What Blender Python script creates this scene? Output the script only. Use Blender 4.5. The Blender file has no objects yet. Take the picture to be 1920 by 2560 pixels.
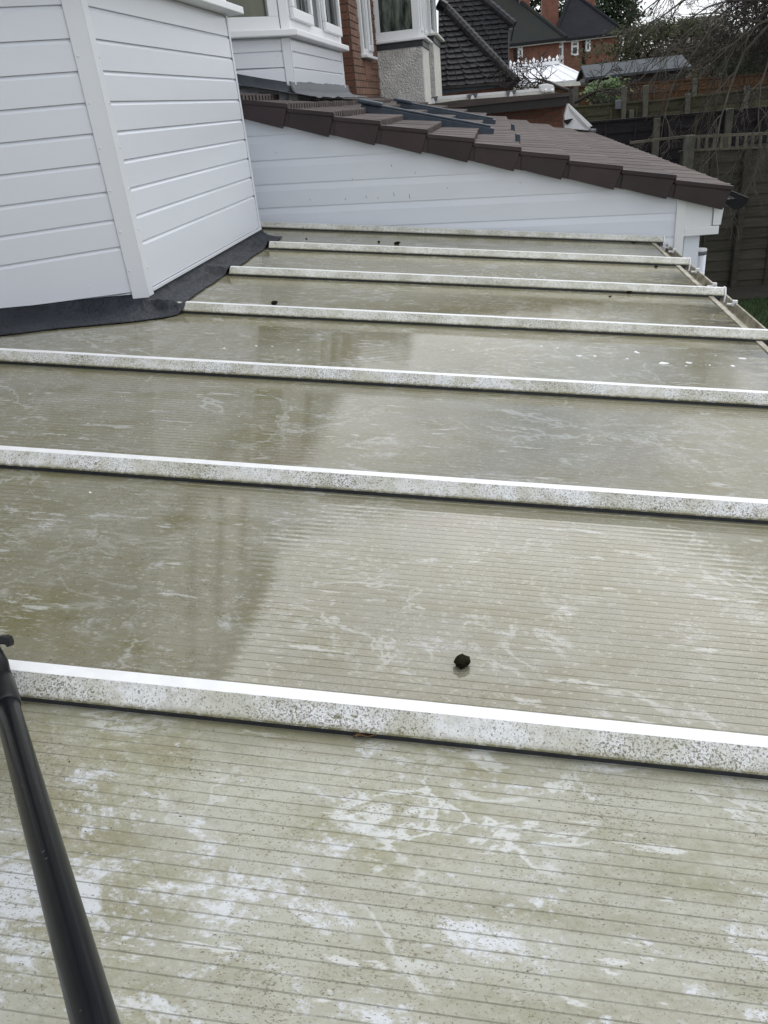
import bpy, bmesh, math, random
from math import sin, cos, radians, pi
from mathutils import Vector, Matrix, noise as mnoise
random.seed(7)
SC = bpy.context.scene
COL = SC.collection

# ------------------------------------------------------------------ camera
F = 1925.0; PPX, PPY = 960.0, 1280.0          # focal length / centre in photo pixels
HC = 2.9                                      # camera height above the garden
CX = Vector((0.98750448, 0.12691001, -0.09342779))     # camera right in world
CD = Vector((-0.02275063, -0.47183327, -0.88139422))   # camera down in world
CF = Vector((-0.15594008, 0.87250628, -0.46305018))    # camera forward in world
CAM = Vector((0, 0, HC))
cd = bpy.data.cameras.new('camera'); cam = bpy.data.objects.new('camera', cd); COL.objects.link(cam)
cd.sensor_fit = 'HORIZONTAL'; cd.sensor_width = 36.0; cd.lens = 36.0 * F / 1920.0
cd.clip_start = 0.02; cd.clip_end = 2000
up = -CD; back = -CF
cam.matrix_world = Matrix(((CX.x, up.x, back.x, 0), (CX.y, up.y, back.y, 0), (CX.z, up.z, back.z, HC), (0, 0, 0, 1)))
SC.camera = cam
SC.render.resolution_x = 768; SC.render.resolution_y = 1024

# ------------------------------------------------------------------ sky, sun, exposure
SUN_EL, SUN_AZ = radians(54), radians(14)     # azimuth from +Y towards +X
w = bpy.data.worlds.new('World'); SC.world = w; w.use_nodes = True
nt = w.node_tree; nt.nodes.clear()
o = nt.nodes.new('ShaderNodeOutputWorld'); bg = nt.nodes.new('ShaderNodeBackground')
sky = nt.nodes.new('ShaderNodeTexSky'); sky.sky_type = 'NISHITA'; sky.sun_disc = False
sky.sun_elevation = SUN_EL; sky.sun_rotation = SUN_AZ
tc = nt.nodes.new('ShaderNodeTexCoord'); nz = nt.nodes.new('ShaderNodeTexNoise')
nz.inputs['Scale'].default_value = 3.2; nz.inputs['Detail'].default_value = 7; nz.inputs['Roughness'].default_value = .55
mp = nt.nodes.new('ShaderNodeMapping'); mp.inputs['Scale'].default_value = (1, 1, 2.2)
cr = nt.nodes.new('ShaderNodeValToRGB'); cr.color_ramp.elements[0].position = .34; cr.color_ramp.elements[1].position = .50
cc = nt.nodes.new('ShaderNodeValToRGB'); cc.color_ramp.elements[0].position = .35; cc.color_ramp.elements[1].position = .72
cc.color_ramp.elements[0].color = (10.6, 11.1, 11.9, 1); cc.color_ramp.elements[1].color = (14.4, 14.5, 14.6, 1)
mx = nt.nodes.new('ShaderNodeMix'); mx.data_type = 'RGBA'
nt.links.new(tc.outputs['Generated'], mp.inputs['Vector']); nt.links.new(mp.outputs[0], nz.inputs['Vector'])
nt.links.new(nz.outputs['Fac'], cr.inputs[0]); nt.links.new(nz.outputs['Fac'], cc.inputs[0])
nt.links.new(cr.outputs[0], mx.inputs[0]); nt.links.new(sky.outputs[0], mx.inputs[6]); nt.links.new(cc.outputs[0], mx.inputs[7])
nt.links.new(mx.outputs[2], bg.inputs[0]); bg.inputs[1].default_value = 0.1
nt.links.new(bg.outputs[0], o.inputs[0])
sl = bpy.data.lights.new('sun', 'SUN'); so = bpy.data.objects.new('sun', sl); COL.objects.link(so)
sl.energy = 1.5; sl.angle = radians(57); sl.color = (1.0, .975, .94)
sd = Vector((sin(SUN_AZ) * cos(SUN_EL), cos(SUN_AZ) * cos(SUN_EL), sin(SUN_EL)))
so.rotation_euler = sd.to_track_quat('Z', 'Y').to_euler(); so.location = (3, 6, 12)
vs = SC.view_settings; vs.view_transform = 'Standard'; vs.look = 'None'; vs.gamma = 1; vs.exposure = 0.08
vs.use_curve_mapping = False

# ------------------------------------------------------------------ pixel -> place helpers
def ray(px, py):
    return (CX * (px - PPX) + CD * (py - PPY) + CF * F).normalized()
def AX(px, py, x): r = ray(px, py); return CAM + r * (x / r.x)
def AY(px, py, y): r = ray(px, py); return CAM + r * (y / r.y)
def AP(px, py, p0, n): r = ray(px, py); return CAM + r * ((p0 - CAM).dot(n) / r.dot(n))
S = .718; TH = radians(6.36)
RN = Vector((sin(TH), 0, cos(TH))); RU = Vector((cos(TH), 0, -sin(TH)))
RO = CAM - RN * S - RU * 0 ; RO = RO + RU * ((0 - RO.x) / RU.x)          # under the camera on the bar-top plane
def RP(px, py, d=0.):                          # pixel -> point d metres below the bar-top plane
    return AP(px, py, RO - RN * d, RN)
def RL(p):                                     # world -> roof local (u, v, w)
    q = p - RO; return Vector((q.dot(RU), q.y, q.dot(RN)))
def RW(u, v, wz): return RO + RU * u + Vector((0, v, 0)) + RN * wz
def roofz(x, d=.038):                          # world z of the sheet under x
    return RO.z - d / cos(TH) - x * math.tan(TH)

# ------------------------------------------------------------------ mesh helpers
class MB:
    def __init__(s): s.v = []; s.f = []; s.m = []
    def face(s, pts, m=0):
        n = len(s.v); s.v += [tuple(p) for p in pts]; s.f.append(tuple(range(n, n + len(pts)))); s.m.append(m)
    def hexa(s, c, m=0):                       # 8 corners: bottom 4 ccw, top 4 ccw
        n = len(s.v); s.v += [tuple(p) for p in c]
        for q in ((3, 2, 1, 0), (4, 5, 6, 7), (0, 1, 5, 4), (1, 2, 6, 5), (2, 3, 7, 6), (3, 0, 4, 7)):
            s.f.append(tuple(n + i for i in q)); s.m.append(m)
        return s
    def box(s, x0, x1, y0, y1, z0, z1, m=0):
        return s.hexa([(x0, y0, z0), (x1, y0, z0), (x1, y1, z0), (x0, y1, z0), (x0, y0, z1), (x1, y0, z1), (x1, y1, z1), (x0, y1, z1)], m)
    def fbox(s, O, a, b, c, m=0):              # box from origin corner and three edge vectors
        O, a, b, c = map(Vector, (O, a, b, c))
        return s.hexa([O, O + a, O + a + b, O + b, O + c, O + a + c, O + a + b + c, O + b + c], m)
    def grid(s, rows, m=0, close=False):       # rows of points
        n = len(s.v); W = len(rows[0])
        for r in rows: s.v += [tuple(p) for p in r]
        for i in range(len(rows) - 1):
            for j in range(W - (0 if close else 1)):
                k = (j + 1) % W
                s.f.append((n + i * W + j, n + i * W + k, n + (i + 1) * W + k, n + (i + 1) * W + j)); s.m.append(m if not callable(m) else m(i, j))
        return s
    def prism(s, poly, d, m=0):                # polygon extruded by vector d
        d = Vector(d); n = len(s.v); k = len(poly); P = [Vector(p) for p in poly]
        s.v += [tuple(p) for p in P] + [tuple(p + d) for p in P]
        s.f.append(tuple(n + i for i in range(k))); s.f.append(tuple(n + k + i for i in reversed(range(k)))); s.m += [m, m]
        for i in range(k):
            j = (i + 1) % k; s.f.append((n + j, n + i, n + k + i, n + k + j)); s.m.append(m)
        return s
    def tube(s, pts, rad, sides=8, m=0, cap=True):
        pts = [Vector(p) for p in pts]; rad = rad if isinstance(rad, (list, tuple)) else [rad] * len(pts)
        rows = []; ref = None
        for i, p in enumerate(pts):
            t = (pts[min(i + 1, len(pts) - 1)] - pts[max(i - 1, 0)]).normalized()
            if ref is None: ref = t.orthogonal().normalized()
            a = (ref - t * ref.dot(t)); a = a.normalized() if a.length > 1e-6 else t.orthogonal().normalized(); ref = a; b = t.cross(a)
            rows.append([p + (a * cos(2 * pi * k / sides) + b * sin(2 * pi * k / sides)) * rad[i] for k in range(sides)])
        n = len(s.v); s.grid(rows, m, True)
        if cap:
            s.f.append(tuple(n + k for k in reversed(range(sides)))); s.m.append(m)
            e = n + (len(rows) - 1) * sides; s.f.append(tuple(e + k for k in range(sides))); s.m.append(m)
        return s
    def mesh(s, name, mats, smooth=False):
        me = bpy.data.meshes.new(name); me.from_pydata(s.v, [], s.f)
        for mt in (mats if isinstance(mats, (list, tuple)) else [mats]): me.materials.append(mt)
        me.polygons.foreach_set('material_index', s.m)
        if smooth: me.polygons.foreach_set('use_smooth', [True] * len(s.f))
        me.update(); return me
    def build(s, name, mats, parent=None, smooth=False, fix=True):
        me = s.mesh(name, mats, smooth)
        if fix:
            bm = bmesh.new(); bm.from_mesh(me); bmesh.ops.recalc_face_normals(bm, faces=bm.faces); bm.to_mesh(me); bm.free()
        return link(name, me, parent)
def link(name, me, parent=None):
    ob = bpy.data.objects.new(name, me); COL.objects.link(ob)
    if parent is not None:
        ob.parent = parent
        if parent.type == 'EMPTY' and not parent.get('_local'):
            ob.matrix_parent_inverse = Matrix.Translation(-Vector(parent.location))
    return ob
def thing(name, loc, label, cat, group=None):
    e = bpy.data.objects.new(name, None); COL.objects.link(e); e.location = loc; e.empty_display_size = .1
    return tag(e, label, cat, group)
def tag(e, label, cat, group=None):
    e['label'] = label; e['category'] = cat
    if group: e['group'] = group
    return e
def bevel(ob, wd, seg=2):
    md = ob.modifiers.new('bevel', 'BEVEL'); md.width = wd; md.segments = seg; md.limit_method = 'ANGLE'; md.angle_limit = radians(40)
    return ob

# ------------------------------------------------------------------ material helpers
class MT:
    def __init__(s, name):
        s.m = bpy.data.materials.new(name); s.m.use_nodes = True; s.t = s.m.node_tree
        s.b = s.t.nodes['Principled BSDF']; s.tc = s.t.nodes.new('ShaderNodeTexCoord')
    def n(s, t): return s.t.nodes.new(t)
    def l(s, a, b): s.t.links.new(a, b)
    def coord(s, scale=(1, 1, 1), src='Object'):
        mp = s.n('ShaderNodeMapping'); mp.inputs['Scale'].default_value = scale; s.l(s.tc.outputs[src], mp.inputs['Vector']); return mp.outputs[0]
    def noise(s, scale=5, detail=4, rough=.55, vec=None, dist=0.):
        q = s.n('ShaderNodeTexNoise'); q.inputs['Scale'].default_value = scale; q.inputs['Detail'].default_value = detail
        q.inputs['Roughness'].default_value = rough; q.inputs['Distortion'].default_value = dist
        s.l(vec if vec is not None else s.coord(), q.inputs['Vector']); return q.outputs['Fac']
    def voro(s, scale=50, vec=None, rnd=1.):
        q = s.n('ShaderNodeTexVoronoi'); q.inputs['Scale'].default_value = scale; q.inputs['Randomness'].default_value = rnd
        s.l(vec if vec is not None else s.coord(), q.inputs['Vector']); return q
    def ramp(s, fac, a, b, inv=False):
        q = s.n('ShaderNodeMapRange'); q.interpolation_type = 'SMOOTHSTEP'; s.l(fac, q.inputs[0])
        q.inputs[1].default_value = a; q.inputs[2].default_value = b
        q.inputs[3].default_value = 1. if inv else 0.; q.inputs[4].default_value = 0. if inv else 1.; return q.outputs[0]
    def lin(s, fac, lo, hi, a=0., b=1.):
        q = s.n('ShaderNodeMapRange'); s.l(fac, q.inputs[0]); q.inputs[1].default_value = a; q.inputs[2].default_value = b
        q.inputs[3].default_value = lo; q.inputs[4].default_value = hi; return q.outputs[0]
    def math(s, op, a, b=None, c=None):
        q = s.n('ShaderNodeMath'); q.operation = op
        for i, x in enumerate((a, b, c)):
            if x is None: continue
            if isinstance(x, (int, float)): q.inputs[i].default_value = x
            else: s.l(x, q.inputs[i])
        return q.outputs[0]
    def mix(s, fac, a, b):
        q = s.n('ShaderNodeMix'); q.data_type = 'RGBA'
        for i, x in ((0, fac), (6, a), (7, b)):
            if isinstance(x, (int, float)): q.inputs[i].default_value = x
            elif isinstance(x, tuple): q.inputs[i].default_value = (*x, 1) if len(x) == 3 else x
            else: s.l(x, q.inputs[i])
        return q.outputs[2]
    def col(s, c):
        if isinstance(c, tuple): s.b.inputs['Base Color'].default_value = (*c, 1)
        else: s.l(c, s.b.inputs['Base Color'])
        return s
    def inp(s, k, v):
        if isinstance(v, (int, float)): s.b.inputs[k].default_value = v
        else: s.l(v, s.b.inputs[k])
        return s
    def bump(s, h, strength=.3, dist=.01, prev=None):
        q = s.n('ShaderNodeBump'); q.inputs['Strength'].default_value = strength; q.inputs['Distance'].default_value = dist
        s.l(h, q.inputs['Height'])
        if prev is not None: s.l(prev, q.inputs['Normal'])
        s.l(q.outputs[0], s.b.inputs['Normal']); return q.outputs[0]
    def sep(s, vec=None):
        q = s.n('ShaderNodeSeparateXYZ'); s.l(vec if vec is not None else s.tc.outputs['Object'], q.inputs[0]); return q.outputs
    def rnd(s):
        return s.n('ShaderNodeObjectInfo').outputs['Random']
def simple(name, c, c2=None, scale=8, rough=.5, bump=0., bscale=60, rnd=0., detail=5, vscale=(1, 1, 1), metal=0., bdist=.004, spec=.5):
    m = MT(name); v = m.coord(vscale)
    c2 = c2 or tuple(x * .8 for x in c)
    k = m.mix(m.ramp(m.noise(scale, detail, .6, v), .3, .7), c, c2)
    if rnd:
        r = m.rnd(); q = m.n('ShaderNodeHueSaturation'); m.l(m.lin(r, 1 - rnd, 1 + rnd), q.inputs['Value']); m.l(k, q.inputs['Color']); k = q.outputs[0]
    m.col(k).inp('Roughness', rough).inp('Metallic', metal).inp('Specular IOR Level', spec)
    if bump: m.bump(m.noise(bscale, 4, .6, v), bump, bdist)
    return m.m

# ---- polycarbonate sheet (roof-local u, v): algae film, rubbed clean patches, specks, rib lines
RIB = .01686; BAR0 = .781; PITCH = .699
def sheet_mat():
    m = MT('polycarbonate'); X = m.sep(); u, v = X[0], X[1]
    A1 = m.coord((1, 1.6, 1)); A2 = m.coord((.45, 2.2, 1))
    big = m.noise(1.5, 4, .55, A1); mid = m.noise(5.5, 6, .62, A1); strk = m.noise(8, 5, .6, A2)
    fine = m.noise(70, 5, .72, A1); grain = m.noise(330, 2, .6, A1)
    pale = (.315, .312, .248); olive = (.180, .170, .083); tan = (.258, .217, .150); grey = (.262, .258, .204)
    c = m.mix(m.ramp(big, .35, .66), pale, grey)
    c = m.mix(m.math('MULTIPLY', m.ramp(mid, .48, .66), .85), c, olive)
    c = m.mix(m.math('MULTIPLY', m.ramp(m.noise(3.1, 5, .65, m.coord((1, 1.6, 3))), .52, .68), .55), c, tan)
    c = m.mix(m.math('MULTIPLY', m.ramp(v, .74, .79, True), .38), c, (.40, .412, .365))
    # the algae film is thicker on the sheets that were not rubbed yet
    thick = m.ramp(v, .74, .80)
    oz = m.math('MULTIPLY', m.ramp(m.noise(2.4, 5, .65, m.coord((1, 1.3, 9))), .49, .62), m.ramp(fine, .30, .55)); c = m.mix(m.math('MULTIPLY', oz, .50), c, (.195, .183, .075))
    c = m.mix(m.math('MULTIPLY', thick, .55), c, (.112, .102, .062))
    c = m.mix(m.math('MULTIPLY', m.ramp(v, 1.9, 3.4), .62), c, (.155, .14, .058))
    c = m.mix(m.math('MULTIPLY', m.ramp(strk, .48, .72), .5), c, (.150, .137, .060))
    # grain of the film
    c = m.mix(m.math('MULTIPLY', m.ramp(fine, .50, .68), .42), c, (.17, .16, .10))
    c = m.mix(m.math('MULTIPLY', m.ramp(fine, .32, .46, True), .40), c, (.44, .45, .40))
    # rubbed-off / cleaned patches, following the flutes
    dist = m.noise(8.5, 7, .70, m.coord((1.0, 1.6, 1)), .4)
    zone = m.noise(2.3, 3, .5, m.coord((1, 1, 7)))
    nearp = m.ramp(v, .74, .79, True); low = m.ramp(v, .70, .42, False)
    low = m.ramp(v, .45, .70, True)
    thr = m.math('ADD', m.math('ADD', m.math('MULTIPLY', nearp, .035), m.math('MULTIPLY', low, .085)), m.math('MULTIPLY', m.math('SUBTRACT', zone, .5), .40))
    cl_ = m.math('ADD', m.math('ADD', dist, thr), m.math('MULTIPLY', m.math('SUBTRACT', fine, .5), .55))
    clean = m.ramp(cl_, .585, .735)
    c = m.mix(m.math('MULTIPLY', clean, m.lin(nearp, .40, .85)), c, (.55, .575, .61))
    # small smears along single flutes
    sm = m.ramp(m.math('ADD', m.noise(16, 4, .6, m.coord((.8, 3.6, 1))), m.math('MULTIPLY', m.math('SUBTRACT', mid, .5), .5)), .64, .70)
    c = m.mix(m.math('MULTIPLY', sm, m.lin(nearp, .38, .62)), c, (.58, .60, .60))
    # pale wandering water lines where the film dried and broke
    def veins(sc, vec, wd, di, lo, hi, msc):
        t_ = m.noise(sc, 5, .6, vec, di); r_ = m.ramp(m.math('ADD', m.math('ABSOLUTE', m.math('SUBTRACT', t_, .5)), m.math('MULTIPLY', m.math('SUBTRACT', fine, .5), wd * 1.3)), wd * .2, wd, True)
        return m.math('MULTIPLY', r_, m.ramp(m.noise(msc, 4, .6, m.coord((1, 1.2, 5))), lo, hi))
    v1 = veins(2.6, m.coord((1, 1.3, 1)), .016, .5, .50, .58, 3.0); v2 = veins(6.5, m.coord((.9, 1.5, 2)), .030, .6, .49, .57, 2.4)
    vv = m.math('MAXIMUM', m.math('MULTIPLY', v1, .75), m.math('MULTIPLY', v2, m.lin(nearp, .40, 1.0)))
    c = m.mix(m.math('MULTIPLY', vv, m.lin(nearp, .42, .80)), c, (.52, .54, .53))
    # specks of lichen and soot
    dens = m.lin(m.noise(8, 4, .65), -.045, .075, .3, .7)
    sp = m.ramp(m.math('ADD', grain, dens), .615, .685)
    c = m.mix(m.math('MULTIPLY', sp, .72), c, (.085, .07, .04))
    sp2 = m.ramp(m.noise(120, 2, .5, m.coord((1, 1.3, 1))), .735, .765)
    c = m.mix(m.math('MULTIPLY', sp2, .9), c, (.05, .042, .028))
    # black algae along the gutter end
    eav = m.math('MULTIPLY', m.ramp(u, .66, .91), m.ramp(m.noise(13, 5, .65, m.coord((.7, 2, 1))), .36, .56))
    c = m.mix(m.math('MULTIPLY', eav, .9), c, (.035, .033, .02))
    # greenish strip before every bar; dirt tone in rib grooves deepens their faint shading
    fb = m.math('FRACT', m.math('DIVIDE', m.math('SUBTRACT', v, BAR0), PITCH))
    edge = m.math('MULTIPLY', m.ramp(fb, .86, .955), m.ramp(m.noise(16, 4, .6, m.coord((.5, 2, 1))), .25, .6))
    c = m.mix(m.math('MULTIPLY', edge, .6), c, (.13, .125, .065))
    fr = m.math('FRACT', m.math('DIVIDE', v, RIB)); dl = m.math('ABSOLUTE', m.math('SUBTRACT', fr, .5))
    line = m.math('MULTIPLY', m.ramp(dl, .025, .085, True), m.lin(m.noise(14, 3, .6, m.coord((1, 60, 1))), .3, 1.0, .35, .62))
    c = m.mix(m.math('MULTIPLY', line, m.lin(nearp, .30, .62)), c, (.105, .10, .07))
    m.col(c)
    wet = m.ramp(v, .76, .82)
    m.inp('Roughness', .7).inp('IOR', 1.5).inp('Specular IOR Level', m.lin(wet, .3, .1))
    m.inp('Coat Weight', m.lin(wet, .35, 1.0)).inp('Coat IOR', 1.52)
    m.inp('Coat Roughness', m.math('ADD', m.lin(wet, .24, .016), m.math('MULTIPLY', m.ramp(mid, .45, .7), .045)))
    h = m.math('ADD', m.math('MULTIPLY', m.noise(30, 3, .5, m.coord((.6, 1.6, 1))), .5), m.math('MULTIPLY', fine, .40))
    q = m.bump(h, .15, .004); q2 = m.n('ShaderNodeBump'); q2.inputs['Strength'].default_value = .035; q2.inputs['Distance'].default_value = .004; m.l(h, q2.inputs['Height']); m.l(q2.outputs[0], m.b.inputs['Coat Normal'])
    return m.m
def lichen_mat(name, amount=1., white=(.78, .79, .80)):
    m = MT(name); X = m.sep()
    g = m.noise(75, 5, .72); zone = m.noise(7, 4, .6, m.coord((.6, 1, 1))); gr = m.noise(290, 3, .65); g2 = m.noise(420, 2, .6)
    c = m.mix(m.math('MULTIPLY', m.ramp(m.noise(11, 5, .65), .38, .62), .75 * amount), white, (.50, .49, .395))
    c = m.mix(m.math('MULTIPLY', m.ramp(g, .48, .62), .35 * amount), c, (.36, .35, .30))
    zz = m.lin(zone, -.035, .055, .35, .65)
    c = m.mix(m.math('MULTIPLY', m.ramp(m.math('ADD', gr, zz), .56, .63), .80 * amount), c, (.135, .125, .062))
    c = m.mix(m.math('MULTIPLY', m.ramp(m.math('ADD', g2, zz), .58, .66), .75 * amount), c, (.10, .09, .065))
    c = m.mix(m.math('MULTIPLY', m.ramp(m.math('ADD', m.noise(60, 3, .6, m.coord((1, 1, 2))), zz), .66, .72), .8 * amount), c, (.15, .145, .06))
    # green-brown line along the foot of the cap
    foot = m.math('MULTIPLY', m.ramp(X[2], -.0295, -.0195, True), m.ramp(g, .28, .55))
    c = m.mix(m.math('MULTIPLY', foot, .9 * amount), c, (.165, .148, .050))
    m.col(c).inp('Roughness', .6); m.bump(gr, .3 * amount, .002); return m.m
M = {}
M['sheet'] = sheet_mat()
M['bar_face'] = lichen_mat('bar_face'); M['bar_far'] = lichen_mat('bar_face_far', .9, (.74, .745, .70))
M['bar_top'] = simple('bar_top', (.76, .775, .79), (.68, .69, .70), 30, .35)
M['gasket'] = simple('gasket', (.016, .020, .028), (.03, .034, .04), 40, .45)
M['gutter_dirty'] = simple('gutter_dirty', (.42, .395, .33), (.15, .135, .085), 16, .6, .2, 90, detail=8)
def pvc(name, c=(.70, .725, .775), rough=.24, streak=.12):
    m = MT(name); n1 = m.noise(3.5, 5, .6, m.coord((1, 1, 4)))
    k = m.mix(m.math('MULTIPLY', m.ramp(n1, .4, .75), streak), c, tuple(x * .86 for x in c))
    vo = m.voro(26); sp = m.math('MULTIPLY', m.ramp(vo.outputs['Distance'], .02, .05, True), m.ramp(m.sep(vo.outputs['Color'])[0], .93, .94))
    k = m.mix(m.math('MULTIPLY', sp, .6), k, (.2, .19, .17))
    m.col(k).inp('Roughness', rough); return m.m
M['pvc'] = pvc('pvc_cladding'); M['pvc_trim'] = pvc('pvc_trim', (.70, .72, .755), .3, .1); M['pvc_grey'] = pvc('pvc_blue_white', (.73, .76, .82), .32, .2)  # the last one is a bluer, slightly paler white than the cladding
M['frame'] = pvc('window_frame', (.78, .79, .80), .28, .1)
def flash_mat():
    m = MT('flashing_tape'); a = m.n('ShaderNodeTexWave'); a.inputs['Scale'].default_value = 75; a.bands_direction = 'DIAGONAL'; m.l(m.coord(), a.inputs['Vector'])
    k = m.mix(m.ramp(m.noise(9, 5, .6), .35, .7), (.007, .010, .016), (.019, .024, .033))
    m.col(k).inp('Roughness', m.lin(m.noise(12, 4), .4, .65)).inp('Specular IOR Level', .35); b1 = m.bump(a.outputs['Fac'], .35, .002); m.bump(m.noise(20, 5, .65, m.coord((1, .6, 1)), 1.2), .9, .022, b1); return m.m
M['flash'] = flash_mat()
M['lead'] = simple('lead', (.040, .050, .064), (.022, .028, .037), 14, .6, .4, 30)
M['tile'] = simple('roof_tile', (.118, .097, .090), (.086, .070, .066), 5, .85, .3, 180, .16, bdist=.002)
M['verge'] = simple('verge_unit', (.040, .026, .027), (.030, .020, .021), 6, .42, .15, 90, .2, spec=.35)
M['strip_metal'] = simple('roof_strip_metal', (.060, .076, .098), (.042, .054, .070), 14, .55, spec=.3)
M['glass'] = MT('glass_dark').col((.02, .024, .022)).inp('Roughness', .04).inp('IOR', 1.5).m
def glass_sheer(name, c1, c2, sc):
    m = MT(name); k = m.mix(m.ramp(m.noise(sc, 5, .65, m.coord((3, 3, .6))), .35, .68), c1, c2); m.col(k).inp('Roughness', .06).inp('IOR', 1.5); return m.m
M['glass_green'] = glass_sheer('glass_green', (.075, .085, .05), (.12, .125, .08), 1.2)
M['glass_curtain'] = glass_sheer('glass_curtain', (.012, .018, .016), (.16, .18, .15), 4.)
M['black'] = simple('black_plastic', (.006, .0065, .008), (.010, .0105, .012), 20, .38, spec=.2)
M['pole'] = None
def pole_mat():
    m = MT('pole_black'); sc = m.noise(60, 2, .5, m.coord((1, 1, 14)))
    vo = m.voro(30, m.coord((1, 1, 7))); q = m.math('MULTIPLY', m.ramp(vo.outputs['Distance'], .03, .07, True), m.ramp(m.sep(vo.outputs['Color'])[0], .74, .76))
    k = m.mix(m.math('MULTIPLY', q, .8), (.004, .0055, .009), (.34, .40, .48))
    m.col(k).inp('Roughness', m.lin(m.noise(40, 3), .20, .28)).inp('Specular IOR Level', .14); return m.m
M['pole'] = pole_mat()
def brick_mat(name, a, b, r=.28):
    m = MT(name); k = m.mix(m.ramp(m.noise(18, 5, .65), .3, .7), a, b)
    q = m.n('ShaderNodeHueSaturation'); m.l(m.lin(m.rnd(), 1 - r, 1 + r), q.inputs['Value']); m.l(k, q.inputs['Color'])
    m.col(q.outputs[0]).inp('Roughness', .85); m.bump(m.noise(120, 4, .6), .4, .004); return m.m
M['brick'] = brick_mat('brick', (.20, .092, .056), (.13, .058, .038)); M['mortar'] = simple('mortar', (.20, .17, .14), (.14, .12, .10), 20, .9, .3, 90)
M['brick_b'] = brick_mat('brick_brown', (.19, .098, .056), (.13, .064, .04), .2)
def dash_mat():
    m = MT('pebbledash'); vo = m.voro(42); h = m.math('SUBTRACT', 1., vo.outputs['Distance'])
    k = m.mix(m.ramp(m.noise(5, 5, .65), .35, .7), (.70, .685, .655), (.53, .52, .505)); k = m.mix(m.math('MULTIPLY', m.ramp(m.noise(50, 3, .6), .45, .7), .4), k, (.30, .285, .27))
    m.col(k).inp('Roughness', .92); m.bump(m.math('ADD', h, m.noise(70, 3)), .9, .02); return m.m
M['dash'] = dash_mat()
M['render'] = simple('smooth_render', (.68, .67, .61), (.54, .53, .49), 7, .85, .25, 60)
def blacktile():
    m = MT('black_tile'); k = m.mix(m.ramp(m.noise(6, 5, .65), .3, .7), (.020, .020, .024), (.034, .033, .038))
    q = m.n('ShaderNodeHueSaturation'); m.l(m.lin(m.rnd(), .75, 1.25), q.inputs['Value']); m.l(k, q.inputs['Color'])
    vo = m.voro(5.5); sp = m.math('MULTIPLY', m.ramp(vo.outputs['Distance'], .06, .16, True), m.ramp(m.sep(vo.outputs['Color'])[0], .72, .76))
    m.col(m.mix(m.math('MULTIPLY', sp, .5), q.outputs[0], (.22, .22, .2))).inp('Roughness', .7).inp('Specular IOR Level', .3); m.bump(m.noise(30, 4), .4, .01); return m.m
M['btile'] = blacktile()
M['slate'] = simple('far_roof_tile', (.022, .023, .028), (.017, .018, .022), 2, .9, .3, 8, spec=.05)
M['slate2'] = simple('far_roof_tile_green', (.024, .028, .030), (.030, .030, .025), 1, .9, .3, 8, spec=.05)
M['redbrick'] = simple('far_brick', (.225, .098, .068), (.15, .07, .05), 4, .9, .5, 14, detail=8)
M['felt'] = simple('felt_roof', (.060, .070, .080), (.046, .054, .062), 3, .95, .2, 40)
M['shedwall'] = simple('shed_boards', (.028, .022, .022), (.04, .032, .03), 6, .85, .2, 40, vscale=(1, 1, 6))
def wood(name, a, b, r=.2):
    m = MT(name); k = m.mix(m.ramp(m.noise(5, 6, .65, m.coord((.7, 1, 7))), .3, .7), a, b)
    q = m.n('ShaderNodeHueSaturation'); m.l(m.lin(m.rnd(), 1 - r, 1 + r), q.inputs['Value']); m.l(k, q.inputs['Color'])
    m.col(q.outputs[0]).inp('Roughness', .88).inp('Specular IOR Level', .25); m.bump(m.noise(30, 4, .6, m.coord((.5, 1, 8))), .4, .006); return m.m
M['f_orange'] = wood('fence_orange', (.115, .060, .027), (.070, .038, .02)); M['f_moss'] = wood('fence_moss', (.075, .068, .042), (.045, .048, .026))
M['f_dark'] = wood('fence_dark', (.026, .023, .026), (.018, .016, .018)); M['f_grey'] = wood('fence_weathered', (.060, .054, .043), (.036, .035, .027))
M['trellis'] = wood('trellis_wood', (.15, .13, .10), (.095, .085, .065))
M['concrete'] = simple('concrete_post', (.125, .12, .10), (.08, .08, .06), 10, .9, .4, 60)
M['bark'] = simple('bark', (.038, .031, .026), (.024, .020, .017), 14, .9, .4, 60)
M['bark2'] = simple('twig_bark', (.080, .070, .055), (.045, .039, .031), 5, .9)
M['needle'] = simple('conifer_needles', (.020, .036, .018), (.034, .050, .024), 3, .8, spec=.2); M['hedge'] = simple('hedge_leaf', (.040, .052, .022), (.060, .062, .030), 2, .8, spec=.2)
M['hedge_b'] = simple('brown_hedge', (.060, .048, .032), (.040, .036, .022), 2, .85, spec=.2)
M['leaf'] = simple('shrub_leaf', (.10, .165, .045), (.055, .10, .03), 5, .6)
M['deadleaf'] = simple('dead_leaf', (.17, .085, .035), (.09, .045, .02), 80, .6, .4, 200)
M['moss'] = simple('moss_clump', (.009, .0085, .005), (.022, .019, .009), 120, .95, .8, 300, spec=.1, bdist=.003)
M['foam'] = simple('foam', (.80, .81, .82), (.7, .71, .72), 90, .3)
M['white'] = simple('white_pvc_far', (.86, .87, .88), (.78, .79, .80), 3, .45)
M['whitedirty'] = simple('white_gutter', (.74, .74, .70), (.62, .62, .56), 5, .5)
M['polyfar'] = simple('polycarbonate_far', (.60, .62, .66), (.48, .50, .54), 2, .45)
M['greyplas'] = simple('grey_plastic', (.13, .135, .15), (.10, .105, .115), 10, .45)
M['brownfascia'] = simple('brown_roof_edge', (.075, .058, .048), (.048, .038, .033), 5, .75, .4, 30, vscale=(.6, 1, 6))
M['darkfascia'] = simple('dark_fascia', (.014, .011, .011), (.02, .016, .016), 8, .6)
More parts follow.
